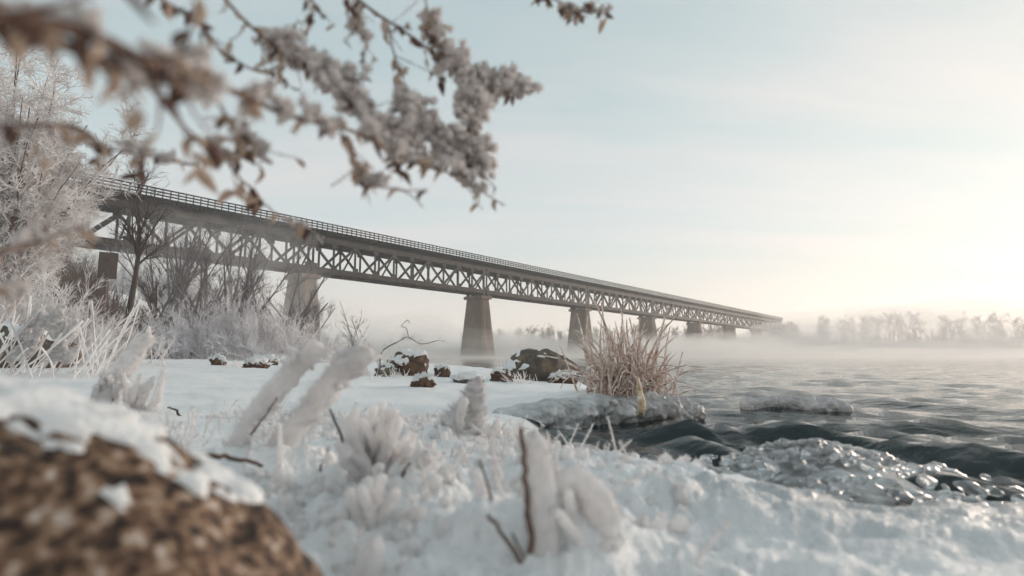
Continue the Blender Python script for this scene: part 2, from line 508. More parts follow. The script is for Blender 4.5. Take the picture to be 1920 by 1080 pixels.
_src = _b.inputs['Base Color'].links[0].from_socket
_nt.links.new(_at.outputs['Fac'], _mx.inputs[0]); _nt.links.new(_src, _mx.inputs[6]); _mx.inputs[7].default_value = (0.34, 0.37, 0.39, 1)
_nt.links.new(_mx.outputs[2], _b.inputs['Base Color'])

# ------------------------------------------------------------------ terrain
SHORE = np.array([(40, -2.5), (8, 1.0), (2.6, 1.62), (1.65, 1.80), (0.95, 1.86), (0.70, 2.1), (0.44, 2.55), (0.24, 3.0), (0.16, 3.5), (0.22, 4.05),
                  (0.55, 4.40), (0.98, 4.60), (1.50, 4.95), (1.62, 5.2), (1.25, 6.0), (1.05, 7.5), (1.25, 9.5), (1.1, 12), (0.1, 17),
                  (-2.2, 25), (-8, 42), (-19, 70), (-30, 92), (-50, 130), (-140, 260), (-500, 700), (-1500, 1600)], float)

def shore_dist(x, y):
    """Signed distance to the waterline, positive on land (left of the line)."""
    best = np.full(x.shape, 1e9); sgn = np.ones(x.shape)
    for a, b in zip(SHORE[:-1], SHORE[1:]):
        d = b - a; L2 = d @ d
        t = np.clip(((x - a[0]) * d[0] + (y - a[1]) * d[1]) / L2, 0, 1)
        ex, ey = x - (a[0] + t * d[0]), y - (a[1] + t * d[1])
        dd = ex * ex + ey * ey
        c = d[0] * ey - d[1] * ex
        m = dd < best - 1e-12
        best = np.where(m, dd, best); sgn = np.where(m, np.where(c > 0, 1.0, -1.0), sgn)
    return np.sqrt(best) * sgn

MOUNDS = [(-0.80, 1.72, 0.05, 0.16), (-0.62, 1.72, 0.03, 0.14), (-0.28, 2.6, 0.055, 0.13), (-0.22, 2.72, 0.03, 0.2), (-0.37, 1.5, 0.045, 0.13), (-0.30, 1.26, 0.05, 0.12), (-0.25, 1.38, 0.03, 0.1),
          (0.05, 1.02, 0.035, 0.09), (0.12, 1.08, 0.045, 0.09), (-0.05, 1.12, 0.04, 0.10), (-0.55, 1.62, 0.03, 0.12), (-2.1, 3.0, 0.06, 0.25), (0.55, 1.45, 0.03, 0.22), (0.25, 1.9, 0.03, 0.25), (-0.55, 2.3, 0.03, 0.3)]
def height(x, y, detail=True):
    x = np.asarray(x, float); y = np.asarray(y, float)
    wob = 0.05 * vnoise(np.stack([x * 1.6, y * 1.6, x * 0], -1), 3) * sstep(0.5, 2.5, np.hypot(x, y))
    s = shore_dist(x, y) + wob
    h = np.where(s > 0, 0.10 * (1 - np.exp(-np.maximum(s, 0) / 0.10)), np.maximum(s * 0.8, -0.6))
    h = h + 0.035 * np.clip(s, 0, 9) + 0.006 * np.clip(s - 9, 0, 400)
    led = np.exp(-(((x - 0.85) / 0.75) ** 2 + ((y - 5.0) / 0.75) ** 2))
    h = h + 0.09 * led * (s > 0) * sstep(0, 0.25, s)
    # the bank climbs on the left
    inland = -x - 0.28 * y
    h = h + 6.5 * sstep(8.5, 26, inland) + 8 * sstep(24, 75, inland)
    for mx, my, ma, ms in MOUNDS:
        h = h + ma * np.exp(-((x - mx) ** 2 + (y - my) ** 2) / (ms * ms))
    if detail:
        p = np.stack([x, y, 0 * x], -1)
        near = np.exp(-((y - 1.2) / 1.6) ** 2) * sstep(-1.6, -0.1, x)
        near = near * (1 - 0.55 * sstep(0.35, 0.9, x))
        land = sstep(0.0, 0.15, s)
        h = h + land * (0.030 * fbm(p * 1.7, 3, 5) * (0.5 + near) + near * (0.045 * np.abs(fbm(p * 5.0, 3, 9)) + 0.018 * fbm(p * 14, 3, 12) + 0.009 * np.abs(fbm(p * 36, 3, 15, 0.7)) + 0.004 * fbm(p * 110, 2, 17) - 0.02)
             + 0.014 * fbm(p * np.array([0.9, 2.6, 1]), 3, 27) + 0.005 * fbm(p * 12, 3, 21) + 0.0022 * fbm(p * 45, 2, 25))
        far = sstep(12, 40, np.hypot(x, y))
        h = h + far * 0.25 * fbm(p * 0.12, 3, 31) * sstep(1, 8, s)
    return h

def gz(x, y):
    return float(height(np.array([x]), np.array([y]))[0])

def polar(r0, r1, nr, a0, a1, na):
    r = r0 * (r1 / r0) ** np.linspace(0, 1, nr)
    a = np.radians(np.linspace(a0, a1, na))
    X = r[:, None] * np.sin(a); Y = r[:, None] * np.cos(a)
    i = np.arange(nr * na).reshape(nr, na)
    Q = np.stack([i[:-1, :-1], i[:-1, 1:], i[1:, 1:], i[1:, :-1]], -1)[:, :, ::-1].reshape(-1, 4)
    return X.ravel(), Y.ravel(), Q

X, Y, Q = polar(0.25, 140, 390, -80, 66, 480)
Z = height(X, Y)
g = Geo().add(np.stack([X, Y, Z], -1), Q)
wet_s = shore_dist(X, Y)
pz = np.stack([X, Y, 0 * X], -1)
wet = sstep(0.95, 0.1, wet_s) * sstep(-0.25, 0.35, fbm(pz * 3.2, 3, 301) + 0.8 * sstep(0.3, 1.0, X) * (Y < 2.4) - 0.1)
wet = wet * sstep(1.0, 2.2, X + 0.6 * np.exp(-((Y - 1.5) / .6) ** 2) + 0.8 * (Y < 2.6))
ground = tag(build('ground', g, M_ground), 'snow covered river bank with lumpy icy crust', None, None, 'structure')

at_ = ground.data.attributes.new('wet', 'FLOAT', 'POINT')
at_.data.foreach_set('value', wet.astype(np.float32))

# beyond: plain land behind the near bank out to the horizon
X, Y, Q = polar(139, 2600, 40, -80, 66, 160)
g = Geo().add(np.stack([X, Y, height(X, Y, False) + 0.02], -1), Q)
tag(build('distant_land', g, M_snow), 'snowy land far behind the near bank', None, None, 'structure')

# ------------------------------------------------------------------ river
def waves(x, y):
    r = np.hypot(x, y)
    near = np.exp(-((r - 3.0) / 1.7) ** 2)
    h = 0
    for lam, amp, ang, ph in ((1.7, 0.016, 66, 0.3), (1.05, 0.016, 50, 1.9), (0.70, 0.017, 82, 4.0), (0.47, 0.0135, 40, 2.2), (0.32, 0.009, 72, 5.0), (0.21, 0.0045, 25, 0.7), (0.14, 0.0024, 95, 3.1)):
        k = 2 * math.pi / lam; c, s = math.cos(R_(ang)), math.sin(R_(ang))
        q = np.stack([x / lam * 0.35, y / lam * 0.35, 0 * x + lam], -1)
        phs = (x * c + y * s) * k + ph + 2.6 * vnoise(q, 41)
        a = amp * (0.45 + 0.9 * np.clip(0.5 + vnoise(q * 0.9 + 7, 44), 0, 1.4)) * (1 + 1.9 * near)
        fade = np.exp(-(r / (lam * 60)) ** 2) * (0.88 + 0.12 * np.exp(-(r / 4.4) ** 2))
        w = 0.5 + 0.5 * np.sin(phs)
        h = h + a * fade * (2 * w ** 1.6 - 1)
    p = np.stack([x, y, 0 * x], -1)
    h = h + 0.004 * fbm(p * np.array([4.0, 7.0, 1]), 3, 47) * np.exp(-(r / 25) ** 2)
    s = shore_dist(x, y)
    calm = 0.35 + 0.65 * sstep(-0.05, -0.9, s)
    return h * calm

m, nt, b = new_mat('river_water')
b.inputs['Base Color'].default_value = (0.018, 0.026, 0.026, 1)
b.inputs['Roughness'].default_value = 0.07
b.inputs['IOR'].default_value = 1.33
n, l = nt.nodes, nt.links
t = n.new('ShaderNodeTexCoord')
mpn = n.new('ShaderNodeMapping'); mpn.inputs['Scale'].default_value = (0.6, 1.0, 1)
l.new(t.outputs['Object'], mpn.inputs[0])
t1 = n.new('ShaderNodeTexNoise'); t1.inputs['Scale'].default_value = 6.5; t1.inputs['Detail'].default_value = 5; t1.inputs['Distortion'].default_value = 0.6
t2 = n.new('ShaderNodeTexNoise'); t2.inputs['Scale'].default_value = 1.5; t2.inputs['Detail'].default_value = 4
l.new(mpn.outputs[0], t1.inputs['Vector']); l.new(mpn.outputs[0], t2.inputs['Vector'])
b1 = n.new('ShaderNodeBump'); b1.inputs['Strength'].default_value = 0.7; b1.inputs['Distance'].default_value = 0.03
b2 = n.new('ShaderNodeBump'); b2.inputs['Strength'].default_value = 0.6; b2.inputs['Distance'].default_value = 0.12
l.new(t1.outputs['Fac'], b1.inputs['Height']); l.new(t2.outputs['Fac'], b2.inputs['Height'])
t3 = n.new('ShaderNodeTexNoise'); t3.inputs['Scale'].default_value = 22.0; t3.inputs['Detail'].default_value = 3; t3.inputs['Distortion'].default_value = 0.4
l.new(mpn.outputs[0], t3.inputs['Vector'])
b3 = n.new('ShaderNodeBump'); b3.inputs['Strength'].default_value = 0.8; b3.inputs['Distance'].default_value = 0.006
l.new(t3.outputs['Fac'], b3.inputs['Height']); l.new(b3.outputs[0], b1.inputs['Normal'])
l.new(b1.outputs[0], b2.inputs['Normal']); l.new(b2.outputs[0], b.inputs['Normal'])
M_water = m
X, Y, Q = polar(0.6, 2600, 390, -75, 75, 380)
Zw = waves(X, Y)
Zw = Zw - np.where(np.hypot(X, Y) > 900, 0.6, 0)
g = Geo().add(np.stack([X, Y, Zw], -1), Q)
river = tag(build('river', g, M_water), 'dark rippling river water under drifting mist', None, None, 'structure')

# ------------------------------------------------------------------ far bank
TH = R_(38.5)
D = np.array([math.sin(TH), math.cos(TH), 0.0])          # along the bridge, away from the camera
A = np.array([math.cos(TH), -math.sin(TH), 0.0])         # across it, towards the camera's side
SPAN = 45.0
PIER0 = np.array([-36.0, 96.8, 0.0])
def along(n, off=0.0, z=0.0):
    return PIER0 + D * SPAN * n + A * off + np.array([0, 0, z])

uu = np.linspace(-700, 700, 141); vv = np.array([-14, -4, 0, 4, 10, 20, 40, 80, 160, 400, 1200.0])
U, Vv = np.meshgrid(uu, vv, indexing='ij')
c0 = along(6.75)
XY = c0[None, None, :] + A * U[..., None] + D * (Vv + 10 * vnoise(np.stack([U * 0.01, 0 * U, 0 * U], -1), 61))[..., None]
H = np.interp(Vv, [-14, -4, 0, 4, 10, 20, 40, 80, 160, 400, 1200], [-2, -0.6, 0.1, 1.6, 3.6, 5.6, 7, 8, 9, 10, 12]) + np.where(Vv > 3, 1.0 * vnoise(np.stack([U * 0.02, Vv * 0.03, 0 * U], -1), 63), 0)
XY[..., 2] = H
i = np.arange(U.size).reshape(U.shape)
Q = np.stack([i[:-1, :-1], i[1:, :-1], i[1:, 1:], i[:-1, 1:]], -1).reshape(-1, 4)
tag(build('far_bank', Geo().add(XY, Q), M_snow), 'snowy far bank of the river', None, None, 'structure')

gw = Geo()
nT = 240
for k in range(nT):
    u = rng.uniform(-260, 330); v = rng.uniform(9, 55) if k % 3 else rng.uniform(7, 16)
    bse = c0 + A * u + D * v + np.array([0, 0, 3.4 + np.interp(v, [5, 20, 55], [0, 2.2, 4.0])])
    hgt = rng.uniform(13.5, 17.5) * (1 + 0.2 * vnoise(np.array([[u * 0.03, 0.3, 0.7]]), 66)[0])
    st, sr = fan(bse, 2, (hgt * 0.85, hgt), (2, 14), 5, 0.22, base_spread=0.5)
    c1, r1 = grow(st, sr, 9, (hgt * 0.22, hgt * 0.42), (25, 55), 3, 0.25, 0.25, rmin=0.07)
    c2, r2 = grow(c1, r1, 8, (hgt * 0.08, hgt * 0.20), (25, 60), 2, 0.2, 0.2, rmin=0.10)
    for a_, b_ in ((st, sr), (c1, r1), (c2, r2)):
        gw.add(*tubes(a_, b_, 3))
for k in range(450):
    u = rng.uniform(-260, 330); v = rng.uniform(3, 24)
    bse = c0 + A * u + D * v + np.array([0, 0, np.interp(v, [0, 4, 10, 20, 40], [0, 1.4, 3.2, 5.2, 6.5])])
    hgt = rng.uniform(6, 12.5)
    st, sr = fan(bse, 12, (hgt * 0.5, hgt), (3, 40), 3, 0.24, base_spread=1.2)
    gw.add(*tubes(st, sr, 3))
tag(build('far_wood', gw, M_far), 'hazy band of bare riverside trees on the far bank', 'woodland', None, 'stuff')

# ------------------------------------------------------------------ railway bridge
ZB0, ZB1 = 14.8, 15.7       # bottom chord
ZT0, ZT1 = 20.1, 21.0       # top chord
ZD = 22.35                  # deck top
bridge = empty('railway_bridge', along(0))
tag(bridge, 'long dark steel truss railway bridge on concrete piers fading into the mist', 'bridge')
TW = 2.3                    # half distance between the two trusses

def pier_geo(n):
    g = Geo()
    zs = [-1.0, 2.0, 8.0, 13.6]
    rows = []
    for z in zs:
        f = (13.6 - z) / 14.6
        la = 2.55 + 1.5 * f        # across half
        ld = 1.45 + 0.75 * f       # along half
        ch = 0.45
        pts = [(-la, -ld + ch), (-la + ch, -ld), (la - ch, -ld), (la, -ld + ch), (la, ld - ch), (la - ch, ld), (-la + ch, ld), (-la, ld - ch)]
        rows.append([along(n, a_, z) + D * d_ for a_, d_ in pts])
    V = np.array(rows).reshape(-1, 3)
    q = []
    for r in range(len(zs) - 1):
        for k in range(8):
            q.append([r * 8 + k, r * 8 + (k + 1) % 8, (r + 1) * 8 + (k + 1) % 8, (r + 1) * 8 + k])
    m0 = (len(zs) - 1) * 8
    q += [[m0, m0 + 1, m0 + 2, m0 + 3], [m0, m0 + 3, m0 + 4, m0 + 7], [m0 + 4, m0 + 5, m0 + 6, m0 + 7]]
    g.add(V, q)
    return g
ROT = np.stack([A, D, np.array([0, 0, 1])], 1)
for n_ in range(-1, 8):
    p = build('pier', pier_geo(n_), M_conc, bridge, smooth=False)
    cg = Geo(); box(cg, along(n_, 0, 13.95), (5.7, 3.5, 0.7), ROT)
    build('pier_cap', cg, M_conc, p, smooth=False)
    for s_ in (-1, 1):
        for e_ in (-1, 1):
            bg_ = Geo(); box(bg_, along(n_, s_ * TW, 14.55) + D * e_ * 0.8, (0.7, 0.6, 0.5), ROT)
            build('bearing', bg_, M_steel, p, smooth=False)

NP = 10
PANEL = SPAN / NP
def unit_member(name, L, w, h):
    g = Geo(); beam(g, (0, 0, 0), (0, 0, L), w, h, (1, 0, 0))
    me = g.mesh(name, (0, 0, 0), False); me.materials.append(M_steel)
    return me
VL = ZT0 - ZB1
me_vert = unit_member('vertical', VL, 0.26, 0.30)
DL = math.hypot(VL, PANEL)
me_diag = unit_member('diagonal', DL, 0.28, 0.40)
me_chord_b = unit_member('bottom_chord', SPAN - 0.25, 0.55, ZB1 - ZB0)
me_chord_t = unit_member('top_chord', SPAN - 0.25, 0.60, ZT1 - ZT0)
def orient(p0, direction):
    z = Vector(unit(np.asarray(direction, float))); x = Vector(A); y = z.cross(x).normalized(); x = y.cross(z)
    return Matrix(((x.x, y.x, z.x, p0[0]), (x.y, y.y, z.y, p0[1]), (x.z, y.z, z.z, p0[2]), (0, 0, 0, 1)))
def span_members(n_):
    out = []
    for s_ in (-1, 1):
        o_ = s_ * TW
        out.append(('bottom_chord', me_chord_b, along(n_, o_, (ZB0 + ZB1) / 2) + D * 0.125, D))
        out.append(('top_chord', me_chord_t, along(n_, o_, (ZT0 + ZT1) / 2) + D * 0.125, D))
        for k in range(NP + 1):
            kk = min(max(k * PANEL, 0.45), SPAN - 0.45)
            out.append(('vertical', me_vert, along(n_, o_, ZB1) + D * kk, (0, 0, 1)))
        for k in range(NP):
            a_, b_ = k * PANEL, (k + 1) * PANEL
            off = s_ * 0.03
            if k % 2 == 0:
                p0 = along(n_, o_ + off, ZT0) + D * a_; d_ = along(0, 0, ZB1) - along(0, 0, ZT0) + D * PANEL
            else:
                p0 = along(n_, o_ + off, ZB1) + D * a_; d_ = along(0, 0, ZT0) - along(0, 0, ZB1) + D * PANEL
            out.append(('diagonal', me_diag, p0, d_))
    return out
for n_ in range(-1, 7):
    if n_ <= 2:
        sp_ = empty('truss_span', along(n_), bridge)
        for nm, me, p0, d_ in span_members(n_):
            place(nm, me, orient(p0, d_), sp_)
        tgt = sp_
    else:
        g = Geo()
        for nm, me, p0, d_ in span_members(n_):
            co = np.array([v.co for v in me.vertices]); Mx = np.array(orient(p0, d_))
            fc = [list(pl.vertices) for pl in me.polygons]
            g.add(co @ Mx[:3, :3].T + Mx[:3, 3], fc)
        tgt = build('truss_span', g, M_steel, bridge, smooth=False)
    # cross beams and lateral bracing between the two trusses
    g = Geo()
    for k in range(NP + 1):
        kk = min(max(k * PANEL, 0.5), SPAN - 0.5)
        beam(g, along(n_, -TW + .3, ZB0 + 0.5) + D * kk, along(n_, TW - .3, ZB0 + 0.5) + D * kk, 0.35, 0.5, D)
        beam(g, along(n_, -TW + .3, ZT1 - 0.4) + D * kk, along(n_, TW - .3, ZT1 - 0.4) + D * kk, 0.35, 0.5, D)
        if k < NP and k % 2 == 0:
            beam(g, along(n_, -TW + .3, ZB1) + D * (kk + .2), along(n_, TW - .3, ZT0) + D * (kk + .2), 0.2, 0.25, D)
    build('cross_beams', g, M_steel, tgt, smooth=False)['kind'] = 'stuff'
    if n_ <= 3:
        g = Geo()
        for s_ in (-1, 1):
            for k in range(NP + 1):
                kk = min(max(k * PANEL, 0.6), SPAN - 0.6)
                for z_ in (ZB1 + 0.25, ZT0 - 0.25):
                    box(g, along(n_, s_ * (TW + 0.2), z_) + D * kk, (0.05, 1.15, 0.75), ROT)
        build('gusset_plates', g, M_steel, tgt, smooth=False)['kind'] = 'stuff'
    # deck: stringers, ties, walkway edge
    g = Geo()
    mid = along(n_, 0, 0) + D * SPAN / 2
    for o_ in (-1.9, 0, 1.9):
        box(g, mid + A * o_ + np.array([0, 0, 21.30]), (0.5, SPAN, 0.56), ROT)
    nt_ = 75
    for k in range(nt_):
        box(g, along(n_, 0.0, 21.77) + D * (k + 0.5) * SPAN / nt_, (6.0, 0.32, 0.36), ROT)
    for o_ in (-2.75, 2.75):
        box(g, mid + A * o_ + np.array([0, 0, 22.06]), (0.9, SPAN, 0.20), ROT)
    box(g, mid + np.array([0, 0, 22.05]), (4.4, SPAN, 0.14), ROT)
    dk = build('deck', g, M_deck, bridge, smooth=False)
    g = Geo()
    for o_ in (-0.75, 0.75):
        box(g, mid + A * o_ + np.array([0, 0, 22.22]), (0.09, SPAN, 0.18), ROT)
    build('rail', g, M_steel, dk, smooth=False)
    for o_ in (-3.1, 3.1):
        g = Geo()
        for k in range(45):
            box(g, along(n_, o_, 22.70) + D * (k + 0.5) * SPAN / 45, (0.12, 0.12, 1.34), ROT)
        for z_ in (22.5, 22.92, 23.35):
            box(g, mid + A * (o_ + 0.06) + np.array([0, 0, z_]), (0.06, SPAN, 0.20), ROT)
        build('railing', g, M_deck, bridge, smooth=False)
# far abutment
g = Geo(); box(g, along(7.12, 0, 9.0), (7.0, 8.0, 21.0), ROT)
build('abutment', g, M_conc, bridge, smooth=False)

# ------------------------------------------------------------------ trees and bushes on the near bank
def tree_obj(name, parts, base, label, cat, group=None):
    r = empty(name, base)
    tag(r, label, cat, group)
    for pn, gg, mt in parts:
        o_ = build(pn, gg, mt, r)
        if pn in ('twigs', 'stems'): o_['kind'] = 'stuff'
    return r

def ground_at(px, Yd, sink=0.03):
    x = PX(px, Yd)
    return np.array([x, Yd, gz(x, Yd) - sink])

# large hoar-frosted tree at the left edge
base = ground_at(-10, 11.0)
cen = P(0, 262, 11.0); crad = np.array([2.6, 2.3, 2.95])
nL = 74
tgt = unit(rng.normal(size=(nL, 3))) * rng.uniform(0.35, 0.92, (nL, 1)) * crad + cen
u = np.linspace(0, 1, 7)
mid = base + (tgt - base) * np.array([0.25, 0.25, 0.6])
Lb = ((1 - u) ** 2)[None, :, None] * base + (2 * u * (1 - u))[None, :, None] * mid[:, None] + (u ** 2)[None, :, None] * tgt[:, None]
Lb = Lb + rng.normal(0, 0.03, Lb.shape) * u[None, :, None]
Lr = 0.055 * (1 - 0.82 * u)[None, :] * rng.uniform(0.5, 1.1, (nL, 1))
gt = Geo().add(*tubes(Lb, Lr, 6))
def inside(pp, rr, c, rd, lim=1.08):
    e = (((pp[:, -1] - c) / rd) ** 2).sum(-1)
    k_ = e < lim + 0.35 * vnoise(pp[:, -1] * 1.3, 71)
    return pp[k_], rr[k_]
b1_, r1_ = grow(Lb, Lr, 15, (0.5, 1.2), (25, 60), 5, 0.12, 0.3, rmin=0.011, rscale=0.5)
b1_, r1_ = inside(b1_, r1_, cen, crad)
b2_, r2_ = grow(b1_, r1_, 8, (0.22, 0.55), (30, 65), 3, 0.05, 0.15, rmin=0.0085, rscale=0.6)
b3_, r3_ = grow(b2_, r2_, 7, (0.10, 0.26), (30, 70), 2, 0.0, 0.1, rmin=0.0062, rscale=0.7)
gc = Geo()
for a_, c_ in ((b1_, r1_), (b2_, r2_), (b3_, r3_)):
    gc.add(*tubes(a_, c_, 3))
tree_obj('frosted_tree', [('trunk', gt, M_brush), ('crown', gc, M_frost_tw)], base, 'tall dense hoar-frosted tree filling the edge beside the bridge end', 'tree')

def bare_tree(px, Yd, hgt, lean, r, nlimb, label, group, fork=0.25, mat=M_bark, dens=1.0, spread=(20, 50), base=None, name='bare_tree', fine=0.012):
    base = ground_at(px, Yd, 0.15) if base is None else np.asarray(base)
    u = np.linspace(0, 1, 8)
    top = base + np.array([lean, 0, hgt])
    tr = base + (top - base) * u[:, None] + np.c_[0.03 * hgt * np.sin(u * 5 + px), 0.02 * hgt * np.sin(u * 4), 0 * u] * u[:, None]
    rr = r * (1 - 0.8 * u)
    gt = Geo().add(*tubes(tr[None], rr[None], 8))
    l1, q1 = grow(tr[None], rr[None], nlimb, (hgt * 0.25, hgt * 0.5), spread, 6, 0.25, fork, rscale=0.62, rmin=0.02, jit=0.12)
    l2, q2 = grow(l1, q1, int(7 * dens), (hgt * 0.10, hgt * 0.24), (25, 55), 5, 0.15, 0.2, rscale=0.6, rmin=fine)
    l3, q3 = grow(l2, q2, int(5 * dens), (hgt * 0.05, hgt * 0.11), (25, 60), 4, 0.1, 0.15, rscale=0.6, rmin=fine * 0.7)
    gc = Geo()
    for a_, c_ in ((l1, q1), (l2, q2), (l3, q3)):
        gc.add(*tubes(a_, c_, 4))
    return tree_obj(name, [('trunk', gt, mat), ('crown', gc, mat)], base, label, 'tree', group)

bare_tree(238, 32, 8.6, 0.3, 0.20, 16, 'tall straight dark bare tree beside the signpost in front of the bridge', 'bare trees below the bridge', 0.45, spread=(15, 45))
bare_tree(282, 26, 3.9, 0.25, 0.075, 9, 'short thin bare tree with a forked crooked trunk behind the grey bushes', 'bare trees below the bridge', 0.35, spread=(15, 40), dens=0.9)

def multi_tree(px, Yd, n, L, spread, r, label, group, lean=(0, 0, 0), dens=1.0, mat=M_bark_grey, base=None, fine=0.014):
    base = ground_at(px, Yd, 0.15) if base is None else np.asarray(base)
    st, sr = fan(base, n, L, spread, 8, r, lean=lean, base_spread=0.35, jit=0.10)
    gt = Geo().add(*tubes(st, sr, 6))
    m_ = (L[0] + L[1]) / 2
    l1, q1 = grow(st, sr, int(8 * dens), (m_ * 0.18, m_ * 0.4), (18, 45), 5, 0.2, 0.25, rscale=0.55, rmin=fine * 1.4)
    l2, q2 = grow(l1, q1, int(6 * dens), (m_ * 0.08, m_ * 0.18), (22, 50), 4, 0.15, 0.2, rscale=0.6, rmin=fine)
    l3, q3 = grow(l2, q2, int(3 * dens), (m_ * 0.04, m_ * 0.09), (22, 50), 3, 0.15, 0.2, rscale=0.7, rmin=fine * 0.8)
    gc = Geo()
    for a_, c_ in ((l1, q1), (l2, q2), (l3, q3)):
        gc.add(*tubes(a_, c_, 3))
    return tree_obj('bare_tree', [('trunk', gt, mat), ('crown', gc, mat)], base, label, 'tree', group)
multi_tree(430, 46, 9, (6.5, 9.5), (5, 42), 0.17, 'wide many-stemmed bare tree fanning out under the first truss span', 'bare trees below the bridge')
multi_tree(520, 58, 9, (6.5, 10), (8, 48), 0.16, 'bare many-stemmed tree just in front of the nearest pier', 'bare trees below the bridge', lean=(0.05, 0, 0))
multi_tree(330, 62, 8, (8.0, 12), (5, 32), 0.16, 'bare tree whose twigs reach above the bridge railing', 'bare trees below the bridge')
multi_tree(440, 74, 8, (10, 15), (3, 26), 0.18, 'misty bare tree behind the wide many-stemmed tree', 'bare trees below the bridge')

multi_tree(375, 40, 8, (4.5, 7.5), (5, 40), 0.11, 'slender bare tree left of the wide many-stemmed tree', 'bare trees below the bridge')
multi_tree(575, 70, 7, (6, 9), (6, 45), 0.13, 'bare tree spreading twigs past the far edge of the nearest pier', 'bare trees below the bridge')
multi_tree(300, 48, 8, (6, 10), (5, 35), 0.13, 'bare tree close behind the tall straight tree', 'bare trees below the bridge')

# dark leafless brush on the bank under the bridge end
gb = Geo()
for k in range(540):
    px = rng.uniform(60, 430); Yd = rng.uniform(24, 34) if k % 3 else rng.uniform(34, 46)
    x = PX(px, Yd)
    bse = (x, Yd, gz(x, Yd) if k % 4 == 0 else float(height(np.array([x]), np.array([Yd]), False)[0]))
    hh = rng.uniform(1.2, 2.8) * (1.25 if px < 200 else 0.7)
    st, sr = fan(bse, 4, (hh * 0.6, hh), (3, 28), 4, 0.022, base_spread=0.25)
    c1, r1 = grow(st, sr, 5, (hh * 0.2, hh * 0.45), (15, 45), 3, 0.2, 0.2, rmin=0.010)
    gb.add(*tubes(st, sr, 3)); gb.add(*tubes(c1, r1, 3))
tag(build('brush', gb, M_brush), 'dark brown leafless thicket on the bank behind the signpost', 'thicket', None, 'stuff')

gb = Geo()
for k in range(95):
    px = rng.uniform(150, 575); Yd = rng.uniform(62, 88)
    x = PX(px, Yd); z_ = float(height(np.array([x]), np.array([Yd]), False)[0])
    hh = rng.uniform(3.0, 6.5) * (1.0 if px < 480 else 0.6)
    st, sr = fan((x, Yd, z_), 5, (hh * 0.6, hh), (3, 26), 4, 0.05, base_spread=0.6)
    c1, r1 = grow(st, sr, 7, (hh * 0.2, hh * 0.4), (15, 45), 3, 0.2, 0.2, rmin=0.025)
    c2, r2 = grow(c1, r1, 3, (hh * 0.08, hh * 0.2), (15, 45), 2, 0.2, 0.2, rmin=0.02)
    gb.add(*tubes(st, sr, 3)); gb.add(*tubes(c1, r1, 3)); gb.add(*tubes(c2, r2, 3))
tag(build('thicket', gb, M_frost_bush), 'misty grey frosted thicket under the near end of the bridge', 'thicket', None, 'stuff')

# frosted grey bushes along the snow edge
def bush(px, Yd, w, h, label, mat, group, n=60, name='frosted_bush', fine=0.007, spread=(5, 70), dens=1.0):
    base = ground_at(px, Yd, 0.05)
    g = Geo(); gst = Geo()
    st, sr = fan(base, n, (h * 0.6, h * 1.05), spread, 5, 0.014, base_spread=w * 0.28, jit=0.12)
    st[:, :, 2] = np.maximum(st[:, :, 2], base[2] - 0.05)
    gst.add(*tubes(st, sr, 4))
    c1, r1 = grow(st, sr, int(9 * dens), (h * 0.15, h * 0.36), (20, 50), 4, 0.2, 0.2, rmin=fine * 1.1, rscale=0.6)
    c2, r2 = grow(c1, r1, int(6 * dens), (h * 0.07, h * 0.17), (20, 55), 2, 0.15, 0.15, rmin=fine, rscale=0.7)
    g.add(*tubes(c1, r1, 3)); g.add(*tubes(c2, r2, 3))
    return tree_obj(name, [('stems', gst, mat), ('twigs', g, mat)], base, label, 'bush', group)
GB = 'grey frosted bushes along the snow edge'
bush(300, 24.5, 2.4, 2.0, 'brownish frosted bush below the short crooked bare tree', M_frost_bush, GB)
bush(360, 23.5, 2.4, 2.2, 'lilac grey frosted bush second along the snow edge from the signpost', M_frost_bush, GB)
bush(425, 22.5, 2.4, 2.4, 'tallest rounded lilac grey frosted bush in the middle of the row', M_frost_bush, GB, 80)
bush(485, 21.5, 2.2, 2.1, 'lilac grey frosted bush behind the two snow-capped stones', M_frost_bush, GB, 70)
bush(540, 20, 2.2, 1.7, 'frosted bush in front of the nearest bridge pier', M_frost_tw, GB, 60)
bush(610, 19, 1.8, 1.0, 'low sparse frosted bush at the water end of the bush row', M_frost_tw, GB, 30)
bush(215, 9.5, 1.1, 0.75, 'small tangled frosted bush beside the tall frosted reeds', M_frost_tw, None, 60, fine=0.0035, spread=(5, 65))
bush(150, 8.5, 1.0, 0.9, 'tangled whitish bush behind the frosted reeds near the dark rock', M_frost_tw, None, 60, fine=0.0035, spread=(5, 65))
bush(60, 9.0, 1.6, 1.5, 'dense white frosted bush at the foot of the tall frosted tree', M_frost_tw, None, 80, fine=0.004, spread=(5, 65))

# signpost
b0 = ground_at(192, 20.0, 0.2)
sg = empty('signpost', b0); tag(sg, 'signpost with a dark blank upright board seen from behind', 'sign')
top = P(197, 474, 20.0)
g = Geo(); beam(g, b0, (b0[0] + 0.02, b0[1], top[2] - 0.1), 0.09, 0.09, (1, 0, 0)); build('post', g, M_sign, sg, smooth=False)
g = Geo(); c_ = math.cos(R_(35)); s_ = math.sin(R_(35))
box(g, (b0[0] + 0.07, b0[1] - 0.07, top[2] - 0.47), (0.56, 0.03, 0.94), np.array([[c_, -s_, 0], [s_, c_, 0], [0, 0, 1]]))
build('board', g, M_sign, sg, smooth=False)

